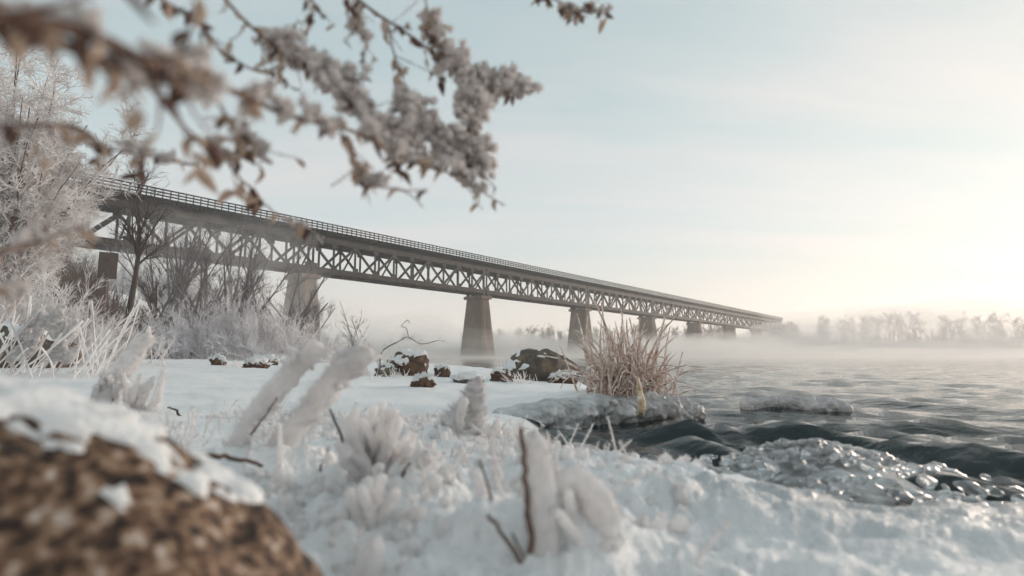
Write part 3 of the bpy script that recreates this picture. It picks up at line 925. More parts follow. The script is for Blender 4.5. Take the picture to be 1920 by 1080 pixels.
# ------------------------------------------------------------------ rocks
def rock(px, py_base, w, h, Yd, seed, mat, label, snow=0.5, depth=None, cat='rock', name='rock', nu=72, nv=44, sink=0.3, snow_t=0.03, rough=0.30, base=None, group=None, snow_dir=(0, 0, 1), patch=0.45, pfreq=3.4, pw=0.35):
    x = PX(px, Yd)
    z0 = gz(x, Yd)
    c = np.array([x, Yd, z0 + h * 0.14]) if base is None else np.asarray(base)
    d, q = sphere_dirs(nu, nv)
    nz = fbm(d * 1.3 + seed * 5.3, 3, seed) * rough + fbm(d * 4 + seed, 3, seed + 9) * rough * 0.25
    sgn = np.sign(d); dd = sgn * np.abs(d) ** 0.97
    V = dd * np.array([w / 2, (depth or w * 0.8) / 2, h * 0.65]) * (1 + nz)[:, None]
    r = empty(name, c); tag(r, label, cat, group)
    build('stone', Geo().add(V + c, q), mat, r)
    if snow > 0:
        nrm = unit(d / np.array([w / 2, (depth or w * 0.8) / 2, h * 0.65]))
        up = nrm @ unit(np.asarray(snow_dir, float))
        mask = sstep(0, pw, up - (1 - snow) + patch * fbm(d * pfreq + seed * 2, 5, seed + 20, 0.62))
        lum = 1 + 0.8 * fbm(d * 16 + seed, 3, seed + 30)
        Vs = V + nrm * ((mask * snow_t * lum) - (1 - mask) * 0.02)[:, None]
        build('snow_cap', Geo().add(Vs + c, q), M_snow, r)
    return r
rock(1008, 730, 1.25, 0.62, 9.6, 3, M_rock, 'large dark grey boulder with snow on one flank beside the grass clump', 0.40, 1.0, rough=0.17, snow_dir=(-0.85, -0.2, 0.35))
rock(940, 728, 0.32, 0.19, 8.2, 5, M_rock_br, 'small dark stone in front of the large grey boulder', 0.25)
rock(1055, 722, 0.42, 0.20, 8.8, 6, M_rock_br, 'low brown stone between the large boulder and the grass clump', 0.45)
rock(766, 700, 0.74, 0.46, 9.4, 8, M_rock_br, 'rounded brown rock with dark side near the bare arching twig', 0.35, 0.7)
rock(724, 700, 0.34, 0.20, 9.0, 9, M_rock, 'small dark stone touching the rounded brown rock', 0.45)
rock(832, 700, 0.26, 0.20, 9.2, 10, M_rock_br, 'small upright brown stone beside the rounded brown rock', 0.40)
rock(793, 735, 0.26, 0.13, 6.1, 11, M_rock_br, 'flat rust brown stone lying alone on the snow', 0.30)
rock(880, 714, 0.40, 0.10, 7.6, 12, M_rock, 'flat dark stone mostly buried in snow before the boulders', 0.55)
rock(485, 690, 0.42, 0.20, 10.0, 13, M_rock_br, 'low dark reddish stone with a snow cap before the grey bushes', 0.48, snow_t=0.05)
rock(414, 683, 0.26, 0.16, 10.5, 14, M_rock_br, 'small reddish stone with frost tufts before the grey bushes', 0.45, snow_t=0.04)
rock(507, 674, 0.34, 0.20, 11.5, 15, M_rock, 'dark stone behind the low snow-capped reddish stone', 0.55, snow_t=0.04)
rock(45, 700, 1.10, 0.62, 7.4, 16, M_rock, 'dark hollow rock half hidden behind the frosted reeds', 0.30)
rock(85, 745, 0.22, 0.07, 2.6, 17, M_rock, 'thin dark stone edge showing above the big near boulder', 0.5)
# the big blurred granite boulder close to the lens
rock(0, 0, 1.26, 0.62, 0.74, 27, M_granite, 'large rounded brown granite boulder with patchy snow close to the viewer', 0.19, 0.66, nu=190, nv=110, snow_t=0.008, rough=0.07,
     base=(-0.80, 0.66, 0.075), snow_dir=(0.06, 0.06, 1), patch=0.17, pfreq=7.5, pw=0.13, name='granite_boulder')

gcr = Geo()
nC = 1500
xs = rng.uniform(-1.7, 1.3, nC * 3); ys = rng.uniform(0.95, 3.6, nC * 3)
okc = (shore_dist(xs, ys) > 0.05) & (vnoise(np.stack([xs * 3, ys * 3, 0 * xs], -1), 510) > -0.15 + 0.9 * sstep(0.1, 0.6, xs))
xs, ys = xs[okc][:nC], ys[okc][:nC]
zs_ = height(xs, ys)
d0, q0 = sphere_dirs(9, 6)
for k in range(len(xs)):
    r_ = 0.005 + 0.016 * rng.random() ** 2.2
    V = d0 * (r_ * (1 + 0.55 * fbm(d0 * 1.5 + k, 2, 520)))[:, None] * np.array([1, 1, rng.uniform(0.7, 1.6)])
    gcr.add(V + np.array([xs[k], ys[k], zs_[k] + r_ * 0.3]), q0)
Vn = gcr.verts(); Dn = np.tile(d0, (len(xs), 1))
needles(gcr, Vn, Dn, 22000, 0.014, 0.0010)
tag(build('frost_crust', gcr, M_frost), 'crumbly frost crystals and lumps crusting the near snow', 'frost', None, 'stuff')

# thin frosted stubble standing out of the near snow
gsb = Geo()
ns = 230
xs = rng.uniform(-1.6, 0.45, ns); ys = rng.uniform(1.05, 3.3, ns)
okc = shore_dist(xs, ys) > 0.12
for x_, y_, z_ in zip(xs[okc], ys[okc], height(xs[okc], ys[okc])):
    h_ = rng.uniform(0.03, 0.13); dv = unit(np.array([rng.normal(0.25, 0.5), rng.normal(0, 0.4), 1.0]))
    pt = catmull([(x_, y_, z_ - 0.01), np.array([x_, y_, z_]) + dv * h_ * 0.5 + rng.normal(0, 0.006, 3), np.array([x_, y_, z_]) + dv * h_ + rng.normal(0, 0.012, 3)], 7)
    gsb.add(*tubes(pt[None], np.linspace(0.0035, 0.0022, 7)[None], 5))
    bb = np.repeat(pt, 8, axis=0) + rng.normal(0, 0.003, (56, 3))
    needles(gsb, bb, unit(rng.normal(size=(56, 3))), 75, 0.012, 0.0010)
tag(build('frosted_stubble', gsb, M_frost), 'thin frost-feathered stubble poking out of the near snow', 'stubble', None, 'stuff')

# ------------------------------------------------------------------ ice
def ice_thing(name, label, cat, geo, base, mat, part='ice_body'):
    r = empty(name, base); tag(r, label, cat)
    build(part, geo, mat, r)
    return r
nA, nB = 150, 40
bp = catmull([(0.13, 3.92, 0), (0.22, 4.14, 0), (0.55, 4.36, 0), (1.05, 4.58, 0)], nA)
tn = unit(np.gradient(bp, axis=0)); outw = np.stack([tn[:, 1], -tn[:, 0], 0 * tn[:, 0]], -1)
prof = catmull([(-0.30, 0.165, 0), (-0.12, 0.18, 0), (0.03, 0.165, 0), (0.10, 0.10, 0), (0.08, 0.02, 0), (0.03, -0.08, 0)], nB)
ht = np.interp(np.linspace(0, 1, nA), [0, 0.25, 0.5, 0.8, 1], [0.5, 0.8, 1.0, 1.05, 0.9])
V = bp[:, None, :] + outw[:, None, :] * prof[None, :, 0:1] + np.array([0, 0, 1.0]) * (prof[None, :, 1] * ht[:, None])[..., None]
face = sstep(-0.15, 0.05, prof[:, 0])[None, :]
V = V + outw[:, None, :] * ((0.060 * fbm(V * np.array([5, 5, 3.0]), 5, 401, 0.6) + 0.02 * np.abs(fbm(V * 17, 3, 409))) * face)[..., None] + np.array([0, 0, 1.0]) * (0.018 * fbm(V * 7, 4, 405))[..., None]
i = np.arange(nA * nB).reshape(nA, nB)
g = Geo().add(V, np.stack([i[:-1, :-1], i[1:, :-1], i[1:, 1:], i[:-1, 1:]], -1).reshape(-1, 4))
ice_thing('ice_ledge', 'grey fluted ice ledge along the water under the grass clump', 'ice', g, (0.5, 4.3, 0), M_ice_dark)
g = Geo()
lump_tube(g, [(0.95, 4.62, 0.06), (1.25, 4.72, 0.06), (1.62, 4.86, 0.01)], [0.12, 0.14, 0.09], 5, 0.36, 0.6, 110, 56, 600, 0.012, 0.003, 0.2)
ice_thing('ice_hump', 'rounded pinkish grey ice hump jutting into the water beside the grass clump', 'ice', g, (1.3, 4.7, 0), M_ice)
g = Geo()
lump_tube(g, [tuple(P(1388, 764, 5.2)), tuple(P(1450, 760, 5.2)), tuple(P(1540, 764, 5.15)), tuple(P(1600, 770, 5.1))], [0.06, 0.075, 0.07, 0.045], 7, 0.3, 0.7, 130, 50, 900, 0.010, 0.0025, 0.2)
ice_thing('ice_floe', 'long low slab of frosted ice lying out in the open water', 'ice', g, P(1490, 780, 5.2), M_ice)
g = Geo()
d, q = sphere_dirs(60, 20)
V = d * np.array([0.115, 0.10, 0.018]) * (1 + 0.16 * np.round(3 * fbm(d * np.array([2.2, 2.2, 0]) + 4, 3, 80)) / 3)[:, None]
c_ = P(1090, 852, 2.72)
V = V @ np.array(Matrix.Rotation(R_(14), 3, 'X')).T
g.add(V + c_ + np.array([0, 0, 0.01]), q)
ice_thing('ice_pancake', 'small ragged pale plate of ice resting at the near water edge', 'ice', g, c_, M_ice)

# frozen spray heap: fused clear lumps
heap = empty('ice_heap', (1.25, 2.35, 0)); tag(heap, 'heap of glassy clear frozen spray lumps rising beside the dark water', 'ice')
def heap_h(x, y):
    return 0.12 * math.exp(-(((x - 1.30) / 0.36) ** 2 + ((y - 2.52) / 0.30) ** 2)) + 0.03 * math.exp(-(((x - 1.15) / 0.6) ** 2 + ((y - 2.2) / 0.35) ** 2))
g = Geo()
n_ = 90
xs = np.linspace(0.5, 2.0, n_); ys = np.linspace(1.75, 3.0, n_)
XX, YY = np.meshgrid(xs, ys, indexing='ij')
ZZ = np.vectorize(heap_h)(XX, YY) - 0.045 + 0.012 * fbm(np.stack([XX * 14, YY * 14, 0 * XX], -1), 3, 90)
i = np.arange(n_ * n_).reshape(n_, n_)
g.add(np.stack([XX, YY, ZZ], -1), np.stack([i[:-1, :-1], i[1:, :-1], i[1:, 1:], i[:-1, 1:]], -1).reshape(-1, 4))
build('frozen_core', g, M_ice_dark, heap)
lumps = []
for k in range(7):
    d, q = sphere_dirs(18, 11)
    nz = fbm(d * 1.6 + k * 7, 3, 100 + k) * 0.28
    me = Geo().add(d * np.array([1.0, 0.75, 0.42]) * (1 + nz)[:, None], q).mesh('ice_lump'); me.materials.append(M_clear)
    lumps.append(me)
cnt = 0
while cnt < 298:
    x = rng.uniform(0.5, 2.0); y = rng.uniform(1.82, 2.9)
    hh = heap_h(x, y)
    s = float(shore_dist(np.array([x]), np.array([y]))[0])
    if s > 0.06 or rng.random() > (hh / 0.10 + 0.16 * (s > -0.35)): continue
    sc = rng.uniform(0.014, 0.05)
    M_ = Matrix.Translation((x, y, hh - 0.012 + rng.uniform(-0.006, 0.012))) @ Matrix.Rotation(rng.uniform(0, 6.28), 4, 'Z') @ Matrix.Rotation(rng.uniform(-0.7, 0.7), 4, 'X') @ Matrix.Diagonal((sc, sc, sc, 1))
    place('ice_lump', lumps[cnt % 7], M_, heap)
    cnt += 1

# ------------------------------------------------------------------ grass clump on the ledge
gbase = np.array([0.98, 4.95, gz(0.98, 4.95) - 0.02])
clump = empty('grass_clump', gbase); tag(clump, 'spiky frosted clump of dead grass standing on the ice ledge', 'grass clump')
blades = []
for k in range(8):
    nseg = 9; u = np.linspace(0, 1, nseg)
    bend = [0.3, 0.8, 1.2, 1.6, 0.1, 0.5, 1.0, 0.0][k]
    ang = np.cumsum(np.full(nseg, bend * 1.7 / nseg)) * u
    seg = 1.0 / (nseg - 1)
    px_ = np.concatenate([[0], np.cumsum(np.sin(ang[1:]) * seg)]); pz_ = np.concatenate([[0], np.cumsum(np.cos(ang[1:]) * seg)])
    pts = np.stack([px_, 0.02 * np.sin(u * 6 + k), pz_], -1)
    rad_ = 0.019 * (1 - 0.7 * u ** 2) * (1 + 0.25 * vnoise(np.stack([u * 9, 0 * u + k, 0 * u], -1), 120))
    vv_, qq_ = tubes(pts[None], rad_[None], 5)
    me = Geo().add(vv_, qq_).mesh('blade'); me.materials.append(M_blade)
    blades.append(me)
for k in range(280):
    az = rng.uniform(0, 2 * math.pi); tilt = abs(rng.normal(0.42, 0.44)); L = rng.uniform(0.28, 0.62) * (1.2 - 0.3 * tilt) * (1.25 if k % 9 == 0 else 1)
    j = int(rng.integers(0, 8)); 
    if tilt < 0.2: j = [0, 4, 7, 5][k % 4]
    off = np.array([rng.normal(0.02, 0.15), rng.normal(0, 0.10), 0])
    z_ = gz(gbase[0] + off[0], gbase[1] + off[1]) - 0.02
    M_ = Matrix.Translation((gbase[0] + off[0], gbase[1] + off[1], z_)) @ Matrix.Rotation(az, 4, 'Z') @ Matrix.Rotation(tilt, 4, 'Y') @ Matrix.Diagonal((L, L, L, 1))
    place('blade', blades[j], M_, clump)
# a frozen straw-yellow leaf hanging over the ledge
pts = [P(1196, 705, 4.55), P(1198, 730, 4.42), P(1203, 755, 4.30), P(1203, 779, 4.26)]
g = Geo(); lump_tube(g, pts, [0.010, 0.022, 0.030, 0.022], 5, 0.12, 1, 30, 14)
build('hanging_leaf', g, M_straw, clump)

# ------------------------------------------------------------------ frosted plants
def plant(name, label, base, frosts=(), twigs=(), cat='plant', group=None, fuzz=1250, mat=None, tmat=None):
    """frosts: list of (path, radii, seed, amp); twigs: list of (path, r0, r1). Paths in world space."""
    r = empty(name, base); tag(r, label, cat, group)
    for (path, r0, r1) in twigs:
        pts = catmull(path, 16)[None]; rr = np.linspace(r0, r1, 16)[None]
        pts = pts + rng.normal(0, r0 * 0.25, pts.shape)
        build('twig', Geo().add(*tubes(pts, rr, 7)), tmat or M_twig, r)
    for (path, rad_, seed, amp) in frosts:
        g = Geo()
        rm = float(np.mean(rad_))
        big = rm > 0.02
        thin = [v_ * 0.80 for v_ in rad_]
        lump_tube(g, path, thin, seed, amp * 0.75, 0.8, 60 if big else 30, 26 if big else 13, fuzz if big else fuzz // 5, rm * (0.50 if big else 0.6), rm * 0.030, 0.07)
        build('frost', g, mat or M_frost, r)
    return r
def pth(Yd, *pp, dy=0.0):
    return [P(a_, b_, Yd + dy * k) for k, (a_, b_) in enumerate(pp)]
k_ = 1 / FPX
def rad(Yd, *rr): return [r * Yd * k_ for r in rr]

def lumps_on(path, radii, Yd, seed, n=10, rs=(0.3, 0.55)):
    """Extra side knobs of frost strung along a stem."""
    out = []
    pts = catmull(path, 40); rr = np.interp(np.linspace(0, 1, 40), np.linspace(0, 1, len(radii)), radii)
    for q_ in range(n):
        i_ = int(rng.integers(3, 38)); r0 = rr[i_]
        d_ = unit(rng.normal(size=3)); a_ = pts[i_] + d_ * r0 * 0.6
        b_ = a_ + unit(d_ + np.array([0, 0, 0.4])) * r0 * rng.uniform(0.5, 1.0)
        s_ = r0 * rng.uniform(*rs)
        b_ = a_ + unit(d_ + np.array([0.2, 0, 0.7])) * r0 * rng.uniform(0.7, 1.5)
        out.append(([pts[i_], a_, b_], [s_ * 0.9, s_ * 0.8, s_ * 0.35], seed + q_, 0.35))
    return out

def cluster(Yd, base_px, tips, r=(9, 15), seed=0, bulge=1.0):
    out = []
    tips = [(tx + rng.uniform(-13, 13) * j_, ty + rng.uniform(-10, 22) * j_) for (tx, ty) in tips for j_ in (0, 1, 1.6)]
    for k, (tx, ty) in enumerate(tips):
        bx = base_px[0] + rng.uniform(-14, 14); by = base_px[1] + rng.uniform(-4, 8)
        mx = (bx + tx) / 2 + (tx - bx) * rng.uniform(-0.1, 0.4) * bulge + rng.uniform(-14, 14); my = (by + ty) / 2 - abs(tx - bx) * 0.12
        z0, z1 = rng.uniform(-0.05, 0.05), rng.uniform(-0.10, 0.10)
        rr0 = rng.uniform(*r) * 0.66
        path = [P(bx, by, Yd + z0), P(mx, my, Yd + (z0 + z1) / 2), P(tx, ty, Yd + z1)]
        out.append((path, rad(Yd, rr0 * 0.75, rr0 * 1.1, rr0 * rng.uniform(0.75, 1.1)), seed + k, 0.34))
    return out

Yd = 1.7
pa = pth(Yd, (415, 890), (480, 775), (550, 695), (600, 640)); ra = rad(Yd, 18, 22, 24, 18)
pb = pth(Yd + .05, (475, 900), (560, 790), (635, 705), (695, 650)); rb = rad(Yd, 20, 26, 30, 24)
plant('frosted_weed', 'pair of thick leaning frost-coated stems in mid-snow before the grey bushes', ground_at(470, Yd),
      [(pa, ra, 1, 0.30), (pb, rb, 2, 0.30)] + lumps_on(pa, ra, Yd, 30, 20) + lumps_on(pb, rb, Yd, 50, 22),
      [(pth(Yd - .05, (470, 815), (500, 775), (520, 745)), 0.003, 0.002)])
Yd = 3.0
pa = pth(Yd, (175, 770), (225, 705), (258, 655), (285, 628)); ra = rad(Yd, 18, 20, 19, 13)
fr = [(pa, ra, 3, 0.35)] + lumps_on(pa, ra, Yd, 60, 9)
for q_ in range(11):
    a0 = rng.uniform(165, 285); b0_ = rng.uniform(-26, 30)
    fr.append(([P(a0, 775, Yd + 0.1), P(a0 + b0_ * 0.4 + 6, 745 - rng.uniform(0, 14), Yd), P(a0 + b0_ + 8, 725 - rng.uniform(0, 40), Yd - 0.1)], rad(Yd, 10, 9, 4), 70 + q_, 0.5))
plant('frosted_weed', 'leaning snow-crusted weed with a hooked tip beside the small tangled bush', ground_at(220, Yd), fr,
      [(pth(Yd, (200, 770), (262, 660), (290, 622)), 0.004, 0.002)], fuzz=900)
Yd = 2.6
plant('snow_clump', 'snow clump shaped like a bird perched before the ice ledge', ground_at(850, Yd),
      [(pth(Yd, (835, 860), (855, 800), (880, 765), (897, 728)), rad(Yd, 40, 32, 22, 20), 5, 0.3), (pth(Yd, (890, 740), (893, 725), (897, 708)), rad(Yd, 16, 16, 7), 6, 0.4)] + cluster(Yd, (850, 830), [(905, 740), (915, 765), (872, 745), (845, 772), (825, 795), (905, 790), (810, 820)], (11, 17), 280), cat='snow clump')
Yd = 1.5
pa = pth(Yd, (655, 890), (655, 810), (700, 778), (752, 795), (766, 840), (742, 890)); ra = rad(Yd, 22, 30, 30, 32, 30, 20)
plant('frosted_weed', 'rounded ring of frost arching over brown twigs before the leaning stems', ground_at(700, Yd),
      cluster(Yd, (700, 900), [(642, 812), (655, 785), (678, 770), (702, 760), (728, 766), (752, 782), (770, 808), (778, 842), (650, 845), (768, 872), (735, 800), (680, 800)], (11, 18), 200), [(pth(Yd, (700, 900), (712, 840), (708, 790)), 0.004, 0.003), (pth(Yd, (720, 895), (700, 830), (670, 800)), 0.003, 0.002),
                            (pth(Yd, (735, 890), (725, 850), (745, 810)), 0.003, 0.002)])
Yd = 1.38
plant('frosted_weed', 'plump leaning frost finger with a black bud beside the frost ring', ground_at(780, Yd),
      [(pth(Yd, (745, 960), (775, 900), (803, 848)), rad(Yd, 22, 22, 17), 8, 0.3)] + cluster(Yd, (755, 950), [(790, 835), (815, 855), (812, 885), (760, 870), (800, 910)], (10, 15), 220),
      [(pth(Yd - .06, (752, 900), (760, 880), (768, 868)), 0.004, 0.003)])
Yd = 1.22
plant('frosted_weed', 'broad frost mound below the frost ring', ground_at(700, Yd),
      cluster(Yd, (695, 1020), [(650, 945), (668, 915), (690, 892), (712, 898), (732, 925), (745, 955), (640, 985), (752, 990), (700, 930)], (14, 22), 240))
Yd = 1.65
plant('frosted_weed', 'short blunt frost stump between the leaning stems and the frost ring', ground_at(602, Yd),
      cluster(Yd, (602, 925), [(585, 862), (600, 842), (618, 850), (628, 878), (578, 885)], (11, 16), 260), [(pth(Yd - .06, (600, 900), (602, 870)), 0.003, 0.003)])
Yd = 1.0
plant('frosted_weed', 'upright thick frost post with dark red bark along one side', ground_at(1010, Yd),
      [(pth(Yd, (1025, 1100), (1018, 1000), (1010, 900), (1004, 812)), rad(Yd, 38, 35, 34, 24), 12, 0.13)],
      [(pth(Yd - .025, (995, 1040), (990, 960), (984, 880), (976, 803)), 0.0055, 0.004), (pth(Yd - 0.03, (1000, 1090), (950, 1010), (915, 965)), 0.004, 0.003),
       (pth(Yd - 0.03, (1000, 1080), (975, 1030), (960, 1000)), 0.003, 0.002)])
Yd = 1.05
plant('frosted_weed', 'bent frost hook beside the upright frost post', ground_at(1100, Yd),
      [(pth(Yd, (1045, 930), (1080, 905), (1120, 940), (1135, 990), (1105, 1025), (1060, 1030)), rad(Yd, 26, 32, 34, 32, 26, 20), 13, 0.25)] + cluster(Yd, (1110, 1050), [(1075, 905), (1130, 935), (1150, 985), (1145, 1020), (1060, 925)], (14, 20), 300),
      [(pth(Yd - .03, (1050, 960), (1075, 940)), 0.006, 0.004), (pth(Yd, (1095, 1040), (1098, 1015)), 0.006, 0.005)])
Yd = 1.15
plant('twig', 'thin reddish twig with a pale frost sleeve left of the frost post', ground_at(920, Yd),
      [(pth(Yd, (918, 990), (905, 930), (890, 880)), rad(Yd, 16, 14, 8), 14, 0.25), (pth(Yd, (935, 1000), (925, 950)), rad(Yd, 14, 10), 15, 0.25)],
      [(pth(Yd - .02, (935, 1010), (920, 930), (900, 862)), 0.003, 0.002)], cat='twig')
Yd = 1.52
plant('twig', 'bare dark twig standing between the frost stump and the frost ring', ground_at(650, Yd), (),
      [(pth(Yd, (662, 930), (655, 880), (640, 820), (619, 768)), 0.0042, 0.003)], cat='twig', tmat=M_bark)
Yd = 1.55
plant('twig', 'thin pale upright stalk rising in front of the leaning frosted stems', ground_at(525, Yd), [(pth(Yd, (528, 920), (526, 860), (524, 790)), rad(Yd, 6, 5, 4), 16, 0.3)], cat='twig')
Yd = 3.1
plant('twig', 'short forked dark twig lying on the smooth snow', ground_at(335, Yd), (),
      [([P(350, 793, 3.05), P(335, 778, 3.1), P(330, 768, 3.1), P(315, 764, 3.15)], 0.008, 0.004)], cat='twig', tmat=M_bark)
Yd = 1.35
plant('twig', 'brown twig end poking out sideways above the granite boulder', ground_at(440, Yd), (),
      [([P(380, 852, 1.3), P(440, 860, 1.35), P(495, 872, 1.4)], 0.006, 0.004)], cat='twig')

# frosted reeds at the left
Yd = 6.2
base = ground_at(110, Yd)
rd = empty('reed_bed', base); tag(rd, 'stand of leaning white frosted reed stalks before the dark rock', 'reeds')
for q_ in range(64):
    bx = rng.uniform(-0.75, 0.6); by = rng.uniform(-0.4, 0.5)
    x0, y0 = base[0] + bx, base[1] + by
    L = rng.uniform(0.35, 0.95); dirv = unit(np.array([rng.normal(0.45, 0.45), rng.normal(0, 0.3), 1.0]))
    p0 = np.array([x0, y0, gz(x0, y0) - 0.02]); p1 = p0 + dirv * L
    pmid = (p0 + p1) / 2 + rng.normal(0, 0.02, 3)
    pts = catmull([p0, pmid, p1], 8)[None]
    rr = (0.0075 * rng.uniform(0.6, 1.5) * (1 + 0.35 * vnoise(np.stack([np.linspace(0, 7, 8), np.full(8, q_), np.zeros(8)], -1), 130)))[None]
    g = Geo().add(*tubes(pts, rr, 6)); build('stalk', g, M_frost_tw if q_ % 3 else M_frost, rd)
# white rime clots hung in the reeds
for q_ in range(14):
    px = rng.uniform(20, 135); py = rng.uniform(590, 668)
    g = Geo(); lump_tube(g, pth(6.0, (px - 12, py + 14), (px + rng.uniform(-4, 4), py), (px + 12, py - 16)), rad(6.0, 3, 7, 3), 140 + q_, 0.6, 1.2, 40, 20, 500, 0.035, 0.003, 0.4)
    build('rime_clot', g, M_frost, rd)

# bare water-side twigs
def scrub(name, label, px, Yd, py_tip, n, spread, r, mat, lean=(0, 0, 0), kids=5, jit=0.25):
    base = ground_at(px, Yd)
    h = P(px, py_tip, Yd)[2] - base[2]
    st, sr = fan(base, n, (h * 0.6, h), spread, 7, r, lean=lean, jit=jit, base_spread=0.1)
    c1, r1 = grow(st, sr, kids, (h * 0.15, h * 0.4), (25, 60), 5, 0.2, 0.3, rmin=r * 0.5, jit=0.15)
    c2, r2 = grow(c1, r1, 3, (h * 0.06, h * 0.14), (25, 60), 3, 0.2, 0.3, rmin=r * 0.4)
    rr = empty(name, base); tag(rr, label, 'shrub')
    build('stems', Geo().add(*tubes(st, sr, 5)), mat, rr)['kind'] = 'stuff'
    g = Geo().add(*tubes(c1, r1, 4)); g.add(*tubes(c2, r2, 4))
    build('twigs', g, mat, rr)['kind'] = 'stuff'
scrub('bare_shrub', 'thin upright bare shrub rising above the pair of leaning frosted stems', 662, 12, 565, 5, (2, 22), 0.010, M_brush)
Yd = 8.6
r = empty('arching_branch', ground_at(715, Yd)); tag(r, 'thin bare branch arching sideways over the rounded brown rock', 'branch')
main = [P(712, 700, Yd), P(716, 660, Yd), P(748, 640, Yd), P(765, 632, Yd), P(790, 645, Yd), P(822, 638, Yd)]
pts = catmull(main, 18)[None]; rr = np.linspace(0.012, 0.005, 18)[None]
build('stem', Geo().add(*tubes(pts, rr, 5)), M_brush, r)
up_ = catmull([P(765, 632, Yd), P(766, 634, Yd), P(762, 615, Yd), P(752, 612, Yd), P(764, 600, Yd), P(768, 606, Yd)], 12)[None]
c1, r1 = grow(np.concatenate([pts]), rr, 26, (0.10, 0.30), (30, 70), 5, 0.3, 0.0, rmin=0.004, jit=0.15)
c2, r2 = grow(c1, r1, 4, (0.04, 0.10), (30, 70), 3, 0.2, 0.2, rmin=0.003)
build('crook', Geo().add(*tubes(up_, np.full((1, 12), 0.006), 4)), M_brush, r)
g = Geo().add(*tubes(c1, r1, 4)); g.add(*tubes(c2, r2, 4))
build('twigs', g, M_frost_bush, r)['kind'] = 'stuff'

# small frosted tufts round the stones
for q_, (px, Yd, h, lab) in enumerate(((975, 8.0, 0.28, 'white frosted tuft between the dark stone and the large grey boulder'), (745, 8.6, 0.22, 'white frosted tuft before the rounded brown rock'),
                                       (800, 8.8, 0.2, 'white frosted tuft beside the small upright brown stone'), (445, 10.2, 0.22, 'white frosted tuft between the two reddish stones'),
                                       (700, 8.0, 0.16, 'low frosted tuft at the foot of the arching branch'), (900, 7.0, 0.14, 'low frosted tuft on the snow rim before the boulders'))):
    base = ground_at(px, Yd)
    t_ = empty('frosted_tuft', base); tag(t_, lab, 'grass tuft', 'frosted tufts among the stones')
    st, sr = fan(base, 46, (h * 0.35, h), (5, 72), 5, 0.0065, base_spread=0.09, droop=0.15)
    build('blades', Geo().add(*tubes(st, sr, 4)), M_frost, t_)['kind'] = 'stuff'

# ------------------------------------------------------------------ overhanging frosted branches
leafm = []
for k in range(6):
    nu_, nv_ = 7, 4
    u = np.linspace(0, 1, nu_); wd = 0.30 * np.sin(np.pi * np.clip(u, 0.02, 0.98) ** 0.8) * (0.8 + 0.4 * rng.random())
    cur = (0.5 + 0.9 * rng.random()) * (1 if k % 2 else -1)
    g = Geo(); V = []
    for side in (1, -1):
        for a_, w_ in zip(u, wd):
            for b_ in np.linspace(-1, 1, nv_):
                V.append((a_, b_ * w_ * math.cos(0.8 * b_), 0.35 * cur * a_ * a_ + 0.9 * abs(b_) * w_ * (0.5 + 0.5 * math.sin(k)) + side * 0.02))
    idx = np.arange(2 * nu_ * nv_).reshape(2, nu_, nv_); Q = []
    Q += np.stack([idx[0, :-1, :-1], idx[0, 1:, :-1], idx[0, 1:, 1:], idx[0, :-1, 1:]], -1).reshape(-1, 4).tolist()
    Q += np.stack([idx[1, :-1, :-1], idx[1, :-1, 1:], idx[1, 1:, 1:], idx[1, 1:, :-1]], -1).reshape(-1, 4).tolist()
    for a_ in range(nu_ - 1):
        Q.append([idx[0, a_, 0], idx[1, a_, 0], idx[1, a_ + 1, 0], idx[0, a_ + 1, 0]])
        Q.append([idx[0, a_, -1], idx[0, a_ + 1, -1], idx[1, a_ + 1, -1], idx[1, a_, -1]])
    g.add(V, Q)
    me = g.mesh('leaf'); me.materials.append(M_leaf if k % 3 else M_leaf_dark)
    leafm.append(me)
me_frostball = []
for k in range(6):
    g = Geo()
    for q_ in range(15):
        d, q = sphere_dirs(14, 9)
        c_ = rng.normal(0, 0.46, 3) * np.array([1.3, 0.8, 0.7]); r_ = rng.uniform(0.12, 0.34)
        nz = fbm(d * 2.1 + k * 9 + q_, 3, 150 + k, 0.6) * 0.75
        V = c_ + d * (r_ * (1 + nz))[:, None]
        g.add(V, q)
        needles(g, V, d, 170, 0.30, 0.026)
    me = g.mesh('frost_clump'); me.materials.append(M_frost_clump)
    me_frostball.append(me)

obase = np.array([-1.55, 0.15, gz(-1.55, 0.15) - 0.05])
otree = empty('overhanging_tree', obase)
tag(otree, 'overhanging frosted branches with curled dead leaves across the upper corner', 'tree')
g = Geo().add(*tubes(catmull([obase, obase + np.array([0.05, 0, 0.6]), obase + np.array([0.2, 0.05, 1.3]), obase + np.array([0.5, 0.1, 1.9])], 14)[None], np.linspace(0.06, 0.02, 14)[None], 10))
build('trunk', g, M_bark, otree)

